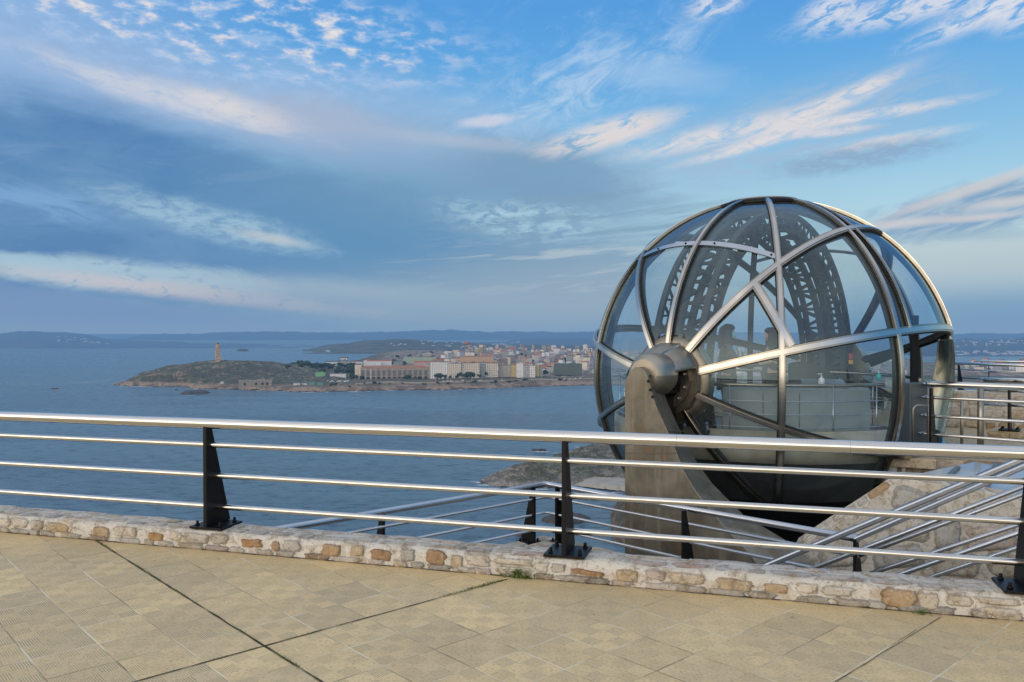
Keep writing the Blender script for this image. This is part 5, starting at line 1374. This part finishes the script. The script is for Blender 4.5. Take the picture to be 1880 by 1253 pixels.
shore_patch('sea_rock', [(992, 953), (1020, 946), (1050, 944), (1086, 952)], [(992, 957), (1020, 964), (1050, 966), (1086, 958)], 2.4, 'sea_rock', 'brown rock in the water below the bend of the corner railing', 'rock', 'thing', 3., 14, 7.)
shore_patch('sea_rock', [(944, 980), (960, 975), (985, 978)], [(944, 984), (960, 988), (985, 986)], 2., 'sea_rock', 'small brown rock in the water at the left foot of the corner posts', 'rock', 'thing', 3., 10, 8.)
shore_patch('sea_rock', [(330, 722.5), (345, 719), (365, 718), (387, 720.5)], [(330, 725), (345, 726), (365, 725), (387, 722.5)], 5., 'sea_rock', 'dark islet in front of the lighthouse headland', 'rock', 'thing', 2., 10, 9.)
shore_patch('sea_rock', [(320, 717), (326, 716)], [(320, 718), (326, 718)], 2., 'sea_rock', 'tiny reef left of the dark islet', 'rock', 'thing', 1., 6, 1.)
shore_patch('sea_rock', [(435, 643.5), (445, 642.8), (456, 643.8)], [(435, 645.2), (445, 645.5), (456, 645.2)], 14., 'sea_rock', 'far low rock in open water right of the lighthouse', 'rock', 'thing', 2., 8, 3., rough=.5)
shore_patch('sea_rock', [(974, 826.5), (984, 826), (1004, 827.5)], [(974, 828), (984, 829), (1004, 829)], 1., 'sea_rock', 'small rocks awash off the near headland', 'rock', 'thing', 2., 6, 12.)
shore_patch('sea_rock', [(92, 714.2), (100, 713.6), (108, 714.4)], [(92, 715.6), (100, 716), (108, 715.4)], 2., 'sea_rock', 'lone rock awash far out at the left', 'rock', 'thing', 2., 6, 13.)

# surf
rg = random.Random(17); g = MB()
def surf(px, py, L, wd):
    a = dsea(py); X = (px - 940) / F * a; n = 10; r0, r1 = [], []
    for i in range(n + 1):
        x_ = X + L * (i / n - .5); w_ = wd * sin(pi * i / n) * (.6 + .8 * rg.random()); y_ = a + 2.5 * wd * n3(x_ * .02, py)
        r0.append(Vector((x_, y_ - w_, SEA + .25))); r1.append(Vector((x_, y_ + w_, SEA + .25)))
    g.grid([r0, r1][::-1], False)
for px, L in ((224, 20), (250, 60), (280, 40), (283, 20), (360, 18), (475, 14), (566, 40), (600, 14), (650, 50), (676, 18), (812, 10), (845, 16), (980, 8)): surf(px, interp(px, NEAR) + .7, L, 5.)
for px, py, L, w_ in ((158, 702.6, 60, 4), (180, 700.2, 44, 3.5), (140, 704, 30, 3), (198, 698.8, 26, 2.5), (335, 711, 40, 3), (262, 710.6, 50, 3), (520, 719.2, 40, 3), (720, 717.8, 30, 3), (770, 717.8, 22, 2.5), (100, 716.5, 26, 4), (345, 726.3, 40, 3), (322, 719, 16, 3), (386, 723, 14, 2), (884, 888, 14, 2.2), (890, 893, 20, 2), (902, 896.5, 16, 2), (871, 886, 10, 1.5), (1110, 817, 12, 2), (1062, 822, 12, 2), (1020, 833, 8, 1.5), (992, 831, 26, 2.5), (1130, 905, 22, 1.5), (985, 899, 30, 1.5)): surf(px, py, L, w_)
tag(g.build('foam', 'foam'), kind='stuff')

# far hills across the bay
STRIPS = {}
def hill(name, prof_, Y0, Y1, mat, px0, px1, step, rough):
    def zz(px, v):
        top = (611 - interp(px, prof_)) / F * Y1 + HS; top = max(top, 1.)
        Y = lerp(Y0, Y1, v); X = (px - 940) / F * Y; s_ = sin(v * pi / 2) ** .85
        return Y, SEA + top * s_ + rough * s_ * (1 - .6 * v) * (fbm(X / 420., Y / 420., len(name)) * 1.2) + rough * .10 * s_ * fbm(X / 70., Y / 70., 4.)
    n = int((px1 - px0) / step); rows = []
    for j in range(15):
        v = j / 11; row = []
        for i in range(n + 1):
            px = lerp(px0, px1, i / n)
            if v <= 1: Y, z_ = zz(px, v)
            else:
                Y, z_ = zz(px, 1.); Y = Y + (v - 1) * (Y1 - Y0) * 3; z_ = lerp(z_, SEA - 20, (v - 1) * 3.5)
            row.append(PX(px, Y, z_))
        rows.append(row)
    g = MB(); g.grid(rows[::-1]); tag(g.build(name, mat), kind='structure'); STRIPS[name] = zz
hill('far_hills', [(-400, 618), (220, 624), (255, 617), (300, 613.5), (360, 613.5), (400, 612), (440, 610), (500, 609.5), (560, 611), (640, 611), (700, 610), (760, 608.5), (830, 606.5), (870, 609), (900, 610.5), (1000, 610), (1090, 610.5), (1300, 610), (1700, 615), (1760, 614), (1800, 612), (1900, 614), (2300, 612)], 15500, 18500, 'hill_far', -400, 2300, 9, 60.)
hill('bay_hills', [(-400, 620), (-60, 618), (0, 614), (30, 610), (65, 607.5), (100, 609), (150, 613), (175, 617), (190, 622), (240, 626), (300, 628), (400, 631), (500, 634), (575, 640)], 7400, 9400, 'hill_mid', -400, 576, 5, 30.)
hill('headland_hill', [(556, 649), (570, 642), (600, 634), (640, 630.5), (660, 627), (690, 624), (720, 622.5), (740, 623), (760, 624.5), (790, 628), (850, 631), (900, 633), (960, 634), (1100, 637)], 5460, 6500, 'hill_near', 556, 1100, 4, 26.)
hill('harbour_hills', [(800, 636), (850, 629), (880, 629), (930, 627), (945, 623), (1000, 621.5), (1090, 622), (1300, 621), (1500, 622), (1750, 625)], 6150, 8200, 'hill_mid', 800, 1760, 5, 30.)
hill('ria_hills', [(1640, 655), (1700, 632), (1745, 624), (1775, 620.5), (1795, 623.5), (1830, 623), (1860, 622), (1900, 618), (2300, 608)], 4860, 6600, 'hill_mid', 1640, 2300, 4, 30.)
fh = None
rg = random.Random(23)
FHL = {'bay_hills': ('tiny pale house in the village on the far left hill', 'houses on the left bay hill'), 'headland_hill': ('tiny white house on the low headland beyond the town', 'houses on the headland beyond the town'),
       'ria_hills': ('tiny white house on the blue hill right of the sphere', 'houses on the hill right of the sphere'), 'harbour_hills': ('tiny pale building at the foot of the blue hills across the harbour', 'buildings across the harbour')}
def far_houses(strip, n, x0, x1, v0, v1, s0_, s1_):
    global fh
    for i in range(n):
        px = rg.uniform(x0, x1); v = rg.uniform(v0, v1); Y, z_ = STRIPS[strip](px, v); p_ = PX(px, Y, z_)
        if fh is None:
            g = MB(); g.box((0, 0, .4), (1, .8, .9)); fh = o = g.build('hill_house', 'far_house')
            g = MB(); g.prism([Vector((-.52, -.45, .85)), Vector((.52, -.45, .85)), Vector((0, -.45, 1.15))], [Vector((-.52, .45, .85)), Vector((.52, .45, .85)), Vector((0, .45, 1.15))])
        else:
            o = fh.copy(); COL.objects.link(o)
        w_ = rg.uniform(s0_, s1_); o.location = p_; o.scale = (w_, 12, rg.uniform(6, 11)); tag(o, FHL[strip][0], 'house', FHL[strip][1])
far_houses('bay_hills', 26, 105, 200, .15, .42, 10, 34)
far_houses('headland_hill', 8, 598, 606, .05, .2, 10, 16); far_houses('headland_hill', 6, 705, 750, .3, .5, 10, 22); far_houses('headland_hill', 40, 770, 960, .35, 1., 9, 24)
far_houses('harbour_hills', 50, 955, 1090, .02, .12, 12, 32); far_houses('harbour_hills', 8, 870, 960, .4, .6, 14, 30)
far_houses('ria_hills', 44, 1745, 1885, .02, .14, 10, 26); far_houses('ria_hills', 44, 1750, 1885, .3, .8, 7, 15)

# ------------------------------------------------------------------ lighthouse
def zrel(px, py, Y): return at(px, py, Y)
lb = at(400, 663.5, 2400); light = thing('lighthouse', 'tall square orange stone lighthouse on its round podium, crowning the headland', 'lighthouse', lb)
wz = lambda py: at(400, py, 2400).z
g = MB(); g.box((lb.x, lb.y, (wz(666) + wz(639.5)) / 2), (12.6, 12.6, wz(639.5) - wz(666)), Matrix.Rotation(radians(24), 3, 'Z')); sh = g.build('shaft', 'tower_stone', light)
g = MB(); g.box((lb.x, lb.y, wz(639) + .4), (13.8, 13.8, 1.2), Matrix.Rotation(radians(24), 3, 'Z')); g.build('cornice', 'tower_podium', light)
g = MB(); g.lathe(Vector((lb.x, lb.y, wz(638.5))), [(6.3, 0), (6.3, 6.5), (5.2, 8.0), (5.2, 9.)], 8, False); g.build('octagon_stage', 'tower_stone', light)
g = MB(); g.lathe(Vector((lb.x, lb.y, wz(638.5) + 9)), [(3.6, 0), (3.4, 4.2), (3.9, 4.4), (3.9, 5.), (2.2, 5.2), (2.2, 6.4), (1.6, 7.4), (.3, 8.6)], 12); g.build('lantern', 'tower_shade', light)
for k in range(4):
    for sgn in (-.22, .22):
        R_ = Matrix.Rotation(radians(24), 3, 'Z'); q = lb + R_ @ Vector((12.6 * sgn, -6.35, 0)); q.z = wz(660 - k * 5)
        g = MB(); g.box(q, (1.3, .12, 2.4), R_); g.build('window', 'arch_dark', sh)
g = MB(); g.lathe(Vector((lb.x + 1, lb.y, wz(667))), [(27, -4), (27, 3.6), (26, 4.4), (8, 4.6)], 40, False); g.build('podium', 'tower_podium', light)
q = at(409.5, 662.5, 2385); st = thing('stone_pillar', 'short stone pillar at the right edge of the lighthouse podium', 'pillar', q); g = MB(); g.lathe(q, [(2.4, 0), (1.6, 4), (.4, 9)], 8); g.build('shaft', 'tower_podium', st)
q = at(452, 670, 2380); st = thing('statue', 'small pale upright statue on the headland right of the lighthouse', 'statue', q); g = MB(); g.lathe(q, [(2.2, 0), (2.2, 1.2), (1., 1.4), (1.3, 3.5), (.9, 5.), (1.0, 5.6), (.2, 6.4)], 8); g.build('figure', 'mast_white', st)

# ------------------------------------------------------------------ town
def ground_Y(px, py):
    Y = near_d(px) + 2
    while Y < 4500:
        if at(px, py, Y).z <= SEA + land_h(px, Y): return Y
        Y += 2.
    return Y
def bld(x0, x1, yt, yb, Y, depth, fac, roof, label, group=None, rise=0., name='apartment_block', rz=None, hip=False, cat='building'):
    pb = at((x0 + x1) / 2, yb, Y); wd_ = (x1 - x0) / F * Y; h_ = (yb - yt) / F * Y; azb = atan2(pb.x, pb.y)
    root = thing(name, label, cat, pb + Vector((0, depth / 2, 0)), -azb if rz is None else rz, group)
    add_house(root, wd_, depth, h_, fac, roof, rise, hip); return root, wd_, h_
def add_house(root, w_, d_, h_, fac, roof, rise, hip):
    g = MB(); g.box((0, 0, (h_ - 12) / 2), (w_, d_, h_ + 12)); g.build('wall', 'facade ' + fac, root, local=True)
    g = MB(); e_ = .6
    if rise > 0:
        x, y = w_ / 2 + e_, d_ / 2 + e_; ix = x - (min(y, x * .5) if hip else 0)
        g.v += [Vector(q_) for q_ in ((-x, -y, h_), (x, -y, h_), (x, y, h_), (-x, y, h_), (-ix, 0, h_ + rise), (ix, 0, h_ + rise))]
        for f_ in ((0, 1, 5, 4), (2, 3, 4, 5), (1, 2, 5), (3, 0, 4), (3, 2, 1, 0)): g.face(f_)
    else:
        g.box((0, 0, h_ + .5), (w_ + .8, d_ + .8, 1.2))
        if w_ > 14: g.box((w_ * .17, 0, h_ + 2.), (w_ * .25, d_ * .5, 2.6)); g.box((-w_ * .28, 0, h_ + 1.6), (w_ * .1, d_ * .4, 2.2))
    g.build('roof', 'roof ' + roof, root, local=True)
# the long arcaded block
root, aw, ah = bld(661, 785, 676.5, 696, 2285, 26, 'brown', 'brown', 'long brownish arcaded block with a red-brown roof above the shore rocks', name='arcaded_block', rise=7, hip=True)
for ch in root.children:
    if ch.name.startswith('wall'): ch.data.materials[0] = M['arcade_stone']
    elif ch.name.startswith('roof'): ch.data.materials[0] = M['roof orange tiled']
nb = 13
for k in range(nb):
    x = -aw / 2 + aw * (k + .5) / nb; fw_ = aw / nb * .58
    g = MB(); g.box((x, -13.15, ah * .56), (fw_, .5, ah * .50)); b_ = g.build('bay_window', 'bay_glass', root, local=True)
    for zz_ in (.40, .56, .72):
        g = MB(); g.box((x, -13.5, ah * zz_), (fw_, .3, .7)); g.build('balcony_rail', 'arcade_stone', b_, local=True)
    g = MB(); pts = [Vector((x - fw_ / 2, -13.2, .0)), Vector((x + fw_ / 2, -13.2, .0))] + [Vector((x + fw_ / 2 * cos(pi * i / 8), -13.2, ah * .13 + fw_ * .32 * sin(pi * i / 8))) for i in range(9)]
    g.prism(pts, [q_ + Vector((0, .6, 0)) for q_ in pts]); g.build('arch', 'arch_dark', root, local=True)
    g = MB(); g.box((x - aw / nb / 2, -13.3, ah * .5), (1.6, .9, ah)); g.build('pilaster', 'facade white' if k < 3 else 'arcade_stone', root, local=True)
bld(650, 662, 670, 696, 2280, 24, 'cream', 'brown', 'tall cream end block at the left of the arcaded block', rise=3)
FRONT = [(786, 789, 668, 694, 2300, 'grey', 'dark', 'narrow dark-roofed house squeezed between arcaded block and white slab'), (789, 822, 665, 694, 2290, 'slab white', 'grey', 'white apartment slab with rows of windows right of the arcaded block'), (822, 846, 667.5, 692.5, 2290, 'slab cream', 'grey', 'cream apartment slab right of the white one'),
         (846, 880, 667, 690, 2300, 'slab cream', 'brown', 'pale orange apartment slab behind the dark promenade trees'), (880, 892, 666, 687, 2330, 'slab grey', 'grey', 'narrow grey apartment slab with blue-grey windows'), (892, 914, 667, 685.5, 2330, 'slab cream', 'red tiled', 'pinkish apartment slab at the right end of the long row'),
         (915, 937, 671, 685, 2350, 'beige', 'grey', 'low wide beige block right of the long row'), (938, 948, 670, 685, 2350, 'yellow', 'red tiled', 'small orange-yellow block facing the sea'), (948, 961, 668, 686, 2350, 'white', 'pale' if False else 'white', 'white block right of the orange-yellow one'),
         (961, 972, 671, 686, 2350, 'slab grey', 'grey', 'grey block in the middle of the seafront'), (972, 983, 672, 686, 2350, 'slab white', 'grey', 'pale grey block left of the yellow-green one'), (983, 990, 669, 684, 2360, 'yellow', 'white', 'narrow yellow-green block on the seafront'), (990, 995, 671, 684, 2370, 'pale green', 'grey', 'narrow pale green block next to the yellow-green one')]
for x0, x1, yt, yb, Y, fc, rf, lb_ in FRONT: bld(x0, x1, yt, yb, Y, 16, fc, rf, lb_)
bld(597, 664, 664.5, 671, 3050, 20, 'white', 'dark', 'long low white building with a dark roof left of the town', rise=3, name='school_building')
bld(673, 718, 663.5, 670, 2800, 18, 'white', 'red tiled', 'long white house with a red roof behind the arcaded block', rise=4, name='house')
bld(740, 800, 656, 667, 3100, 30, 'pale green', 'grey', 'wide greenish terraced building on the rise behind the arcaded block')
bld(775, 793, 649.5, 660, 3600, 20, 'beige', 'white', 'beige stepped block on the skyline left of the lattice tower')
bld(760, 812, 665.5, 671, 2600, 18, 'pink', 'red tiled', 'low pink house with a red roof behind the white slab', rise=4, name='house')
bld(845, 905, 655.5, 667, 2700, 22, 'pale orange', 'orange tiled', 'large tan block with an orange roof at the foot of the lattice tower', rise=4, hip=True)
bld(923, 934, 645, 672, 3000, 18, 'grey', 'red tiled', 'tall grey tower block with a red top in the middle of the town')
bld(1018, 1070, 669.5, 681.5, 2450, 60, 'pale green', 'dark', 'large plain grey-green hall near the right end of the seafront', name='sports_hall')
for ch in list(bpy.data.objects['sports_hall'].children): ch.data.materials[0] = M['hall_green']
bld(605, 634, 687, 692.3, ground_Y(620, 692.3), 14, 'white', 'grey', 'low pale pavilion beside the green kiosk', name='pavilion')
bld(578, 596, 685.2, 692, ground_Y(587, 692), 14, 'pale green', 'grey', 'bright green kiosk on the heath left of the town', name='kiosk', cat='kiosk')
for ch in list(bpy.data.objects['kiosk'].children): ch.data.materials[0] = M['kiosk_green']
for i, (x0, x1, lb_) in enumerate(((538, 550, 'pale low hut on the shore path left of the teal huts'), (552, 563, 'white-ended low hut between the pale and teal huts'), (566, 578, 'left one of two teal huts on the shore path'), (582, 592, 'right one of two teal huts on the shore path'))):
    bld(x0, x1, 704.2, 707.6, ground_Y((x0 + x1) / 2, 707.6), 8, 'white', 'grey', lb_, name='beach_hut', cat='hut')
    if i > 1:
        for ch in list(bpy.data.objects['beach_hut' + ('' if not i else '.%03d' % i)].children): ch.data.materials[0] = M['hut_teal']
root, bw_, bh_ = bld(438, 496, 699.5, 708.4, ground_Y(467, 708.4) - 6, 16, 'beige', 'grey', 'low stone bunker-like building with dark openings on the shore', name='stone_building')
for ch in list(root.children): ch.data.materials[0] = M['bunker_stone']
for x_ in (-.32, .02, .22, .36):
    g = MB(); g.box((bw_ * x_, -8.1, bh_ * .35), (5, .4, bh_ * .5)); g.build('opening', 'arch_dark', root, local=True)
bld(404.5, 409.5, 702, 705.8, ground_Y(407, 705.8), 5, 'white', 'white', 'tiny white cube hut on the shore below the lighthouse', name='beach_hut', cat='hut')
# promenade retaining wall along the front
pr = thing('promenade_wall', 'tan promenade wall running along the seafront below the apartment slabs', 'wall', at(930, 703, 2260))
tops = [(655, 697), (790, 697.5), (860, 699), (930, 698.5), (1000, 697), (1100, 696)]
g = MB(); r0, r1, r2 = [], [], []
for i in range(60):
    px = lerp(652, 1250, i / 59); Y = dsea(interp(px, NEAR)) + 95 + 8 * n3(px * .03); z_ = SEA + land_h(px, Y, False)
    r0.append(PX(px, Y, z_ - 6)); r1.append(PX(px, Y, z_ + 2.6)); r2.append(PX(px, Y + 26, z_ + 3.0))
g.grid([r0, r1, r2][::-1], False); g.build('wall_face', 'promenade', pr)
# lattice mast
q = at(857, 654, 3550); ms = thing('lattice_mast', 'red and white lattice mast with a wide round platform above the town', 'mast', q); zt_ = at(857, 626, 3550).z; hm = zt_ - q.z
for band in range(5):
    g = MB(); z0, z1 = q.z - 4 + (hm * .82 + 4) * band / 5, q.z - 4 + (hm * .82 + 4) * (band + 1) / 5; w0_, w1_ = lerp(7, 3, band / 5), lerp(7, 3, (band + 1) / 5)
    cs0 = [Vector((q.x + sx * w0_, q.y + sy * w0_, z0)) for sx, sy in ((-1, -1), (1, -1), (1, 1), (-1, 1))]; cs1 = [Vector((q.x + sx * w1_, q.y + sy * w1_, z1)) for sx, sy in ((-1, -1), (1, -1), (1, 1), (-1, 1))]
    for k in range(4):
        g.bar(cs0[k], cs1[k], 1.3, 1.3); g.bar(cs0[k], cs1[(k + 1) % 4], .9, .9); g.bar(cs0[(k + 1) % 4], cs1[k], .9, .9)
    g.build('lattice_section', 'mast_red' if band % 2 else 'mast_white', ms)
g = MB(); g.lathe(Vector((q.x, q.y, q.z + hm * .76)), [(4, -3), (13, 3), (13, 6), (8, 9), (3, 13)], 16, False); g.build('platform', 'mast_red', ms)
g = MB(); g.tube([Vector((q.x, q.y, q.z + hm * .9)), Vector((q.x, q.y, q.z + hm * 1.06))], [1.6, .6], 6); g.build('antenna', 'mast_red', ms)

# the packed houses
rg = random.Random(41); placed = []
def zone(px, Y):
    row = 'front' if Y < 2750 else 'middle' if Y < 3500 else 'back'
    if px < 850: z_ = 'left of the mast'
    elif px < 925: z_ = 'just right of the mast'
    elif px < 1005: z_ = 'in mid town'
    elif px < 1095: z_ = 'near the sphere edge'
    elif px < 1700: z_ = 'seen through the sphere'
    else: z_ = 'beyond the far railing'
    return '%s rows, %s' % (row, z_)
def random_house(px, Y):
    X = (px - 940) / F * Y
    if any((X - a) ** 2 + (Y - b) ** 2 < 17 ** 2 for a, b in placed): return
    placed.append((X, Y)); fac = rg.choices(['white', 'cream', 'beige', 'pale orange', 'grey', 'pink', 'pale blue', 'yellow', 'brown', 'pale green'], [28, 14, 13, 8, 12, 6, 6, 4, 5, 3])[0]
    tall = rg.random() < .45; roof = rg.choices(['red tiled', 'orange tiled', 'brown', 'grey', 'white', 'dark'], [24, 14, 12, 22, 18, 8])[0]
    gab = roof in ('red tiled', 'orange tiled', 'brown')
    w_ = rg.uniform(13, 26) if tall else rg.uniform(11, 30); d_ = rg.uniform(11, 17); h_ = rg.uniform(18, 34) if tall else rg.uniform(8, 16)
    nm = 'apartment_block' if tall else 'house'
    lab = '%s %s %s with a %s roof, %s' % ('tall' if tall else 'low', fac, 'block' if tall else 'house', roof, zone(px, Y))
    root = thing(nm, lab, 'building' if tall else 'house', PX(px, Y, SEA + land_h(px, Y, False) - 1), rg.uniform(-.5, .5) - atan2(X, Y), 'packed buildings of the town')
    add_house(root, w_, d_, h_, fac, roof, rg.uniform(2.5, 5) if gab else 0, rg.random() < .5)
n = 0
while n < 700 and len(placed) < 250:
    px = rg.uniform(795, 1098); Y = rg.uniform(2420, 4700) if px > 860 else rg.uniform(2500, 3600)
    if px < 1000 and Y < 2520: continue
    if 1012 < px < 1075 and Y < 2560: continue
    random_house(px, Y); n += 1
for i in range(36): random_house(rg.uniform(1098, 1690), rg.uniform(2480, 4300))
for i in range(36): random_house(rg.uniform(1735, 1890), rg.uniform(2500, 3150))
for i in range(10): random_house(rg.uniform(600, 760), rg.uniform(2750, 3300))

# trees
def crown_mesh(nm, seed, n=150):
    r_ = random.Random(seed); g = MB(); cl = [Vector((r_.uniform(-.45, .45), r_.uniform(-.45, .45), r_.uniform(.35, 1.0))) for _ in range(7)]
    for i in range(n):
        c_ = r_.choice(cl); d = Vector((r_.gauss(0, 1), r_.gauss(0, 1), r_.gauss(0, 1))).normalized(); p_ = c_ + d * r_.uniform(.18, .38)
        e1 = d.cross(Vector((r_.gauss(0, 1), r_.gauss(0, 1), r_.gauss(0, 1)))).normalized() * r_.uniform(.1, .2); e2 = (d + e1 * .3).cross(e1).normalized() * r_.uniform(.09, .17)
        g.add([p_ - e1 - e2, p_ + e1 - e2 * .6, p_ + e1 * .8 + e2, p_ - e1 * .7 + e2 * .9], [(0, 1, 2, 3)])
    return g
TP = []
def tree(px, py, Y, h_, label, group, wide=1.):
    q = at(px, py, Y)
    if len(TP) < 4:
        root = thing('tree', label, 'tree', q, 0, group); crown_mesh('crown', len(TP) + 3).build('crown', 'foliage', root, local=True)
        g = MB(); g.tube([Vector((0, 0, -.15)), Vector((.02, 0, .3)), Vector((0, .02, .7))], [.06, .045, .02], 6); g.build('trunk', 'bark', root, local=True); TP.append(root)
    else:
        root = copy_tree(rg.choice(TP)); tag(root, label, 'tree', group)
    root.location = q; root.rotation_euler = (0, 0, rg.uniform(0, 6)); root.scale = (h_ * wide, h_ * wide, h_)
for px, py, Y, h_, w_ in ((803, 696.5, 2230, 14, 1.15), (809, 696, 2225, 11, 1.1), (817, 696, 2230, 9, 1.), (843, 694, 2225, 13, 1.), (853, 694.5, 2225, 10, 1.), (859, 694.5, 2222, 14, 1.1), (864, 694.5, 2225, 15, 1.2), (870, 694, 2225, 10, 1.), (826, 696, 2230, 8, 1), (880, 693.5, 2230, 8, 1), (893, 690, 2250, 8, 1), (838, 695, 2230, 7, 1)):
    tree(px, py, Y, h_, 'dark rounded tree on the promenade in front of the apartment slabs', 'trees along the promenade', w_)
for px, py, h_ in ((647, 697, 12), (655, 697, 10), (748, 697.5, 12), (743, 697.5, 8), (664, 697, 8), (769, 697.5, 8)): tree(px, py, 2262, h_, 'dark round tree at the foot of the arcaded block', 'trees by the arcaded block', 1.1)
for i in range(58):
    px = rg.uniform(528, 652); Y = rg.uniform(2360, 3050); z_ = SEA + land_h(px, Y, False); p_ = PX(px, Y, z_)
    tree(px, 611 + (CAM.z - z_) / Y * F, Y, rg.uniform(8, 15), 'dark bushy tree on the green slope between headland and town', 'trees left of the town', rg.uniform(.9, 1.4))
for i in range(34):
    px = rg.uniform(700, 1090); Y = rg.uniform(2420, 3900); z_ = SEA + land_h(px, Y, False)
    tree(px, 611 + (CAM.z - z_) / Y * F, Y, rg.uniform(9, 15), 'dark tree among the packed houses of the town', 'trees in the town', rg.uniform(.9, 1.3))
for i in range(26):
    px = rg.uniform(600, 1080); Y = dsea(interp(px, NEAR)) + rg.uniform(50, 90); z_ = SEA + land_h(px, Y)
    tree(px, 611 + (CAM.z - z_) / Y * F + .3, Y, rg.uniform(3, 6), 'low dark bush above the shore rocks below the promenade', 'bushes above the shore rocks', rg.uniform(1.2, 2.))
# parked cars
def car(px, py, Y, mat, label, group, first=[None, None]):
    k = 0 if mat == 'car_white' else 1; q = at(px, py, Y)
    if first[k] is None:
        g = MB(); g.box((0, 0, .6), (4.4, 1.8, .75)); pr_ = [Vector((-1.5, -.8, .97)), Vector((1.3, -.8, .97)), Vector((.8, -.72, 1.5)), Vector((-1.1, -.72, 1.5))]
        g.prism(pr_, [Vector((v_.x, -v_.y, v_.z)) for v_ in pr_])
        for x_ in (-1.4, 1.4):
            for y_ in (-.85, .85): g.cyl((x_, y_ - .08, .33), (x_, y_ + .08, .33), .33, 10)
        o = first[k] = g.build('parked_car', mat)
    else: o = first[k].copy(); COL.objects.link(o)
    o.location = q; o.scale = (1.25, 1.25, 1.25); o.rotation_euler = (0, 0, rg.uniform(-.3, .3)); tag(o, label, 'car', group)
for i in range(16): car(602 + i * 2.5, 700 + (i * 7 % 5) * .35, ground_Y(602 + i * 2.5, 700 + (i * 7 % 5) * .35) - 2, 'car_white' if rg.random() < .75 else 'car_dark', None, None)
for o in list(COL.objects):
    if o.name.startswith('parked_car'): tag(o, ('white' if 'white' in o.data.materials[0].name else 'dark') + ' car parked in the lot left of the arcaded block', 'car', ('white' if 'white' in o.data.materials[0].name else 'dark') + ' cars in the lot left of the arcaded block')
for i in range(26):
    px = rg.uniform(800, 1085); Y = dsea(interp(px, NEAR)) + 108; w_ = rg.random() < .5
    z_ = SEA + land_h(px, Y, False) + 3.; car(px, 611 + (CAM.z - z_) / Y * F, Y, 'car_white' if w_ else 'car_dark', ('white' if w_ else 'dark') + ' car parked along the seafront promenade', ('white' if w_ else 'dark') + ' cars along the promenade')
# street lamps of the promenade
lp0 = None
for i in range(13):
    px = 847 + i * 18.5; Y = dsea(interp(px, NEAR)) + 100; z_ = SEA + land_h(px, Y, False) + 2.8; q = PX(px, Y, z_)
    if lp0 is None:
        lp0 = thing('street_lamp', 'thin pale street lamp on the seafront promenade', 'street lamp', q, 0, 'lamps along the promenade')
        g = MB(); g.tube([Vector((0, 0, 0)), Vector((0, 0, 11))], [.28, .18], 6); g.build('pole', 'mast_white', lp0, local=True); g = MB(); g.box((0, -.7, 11), (.5, 1.8, .3)); g.build('lamp_head', 'mast_white', lp0, local=True)
    else: o = copy_tree(lp0); o.location = q
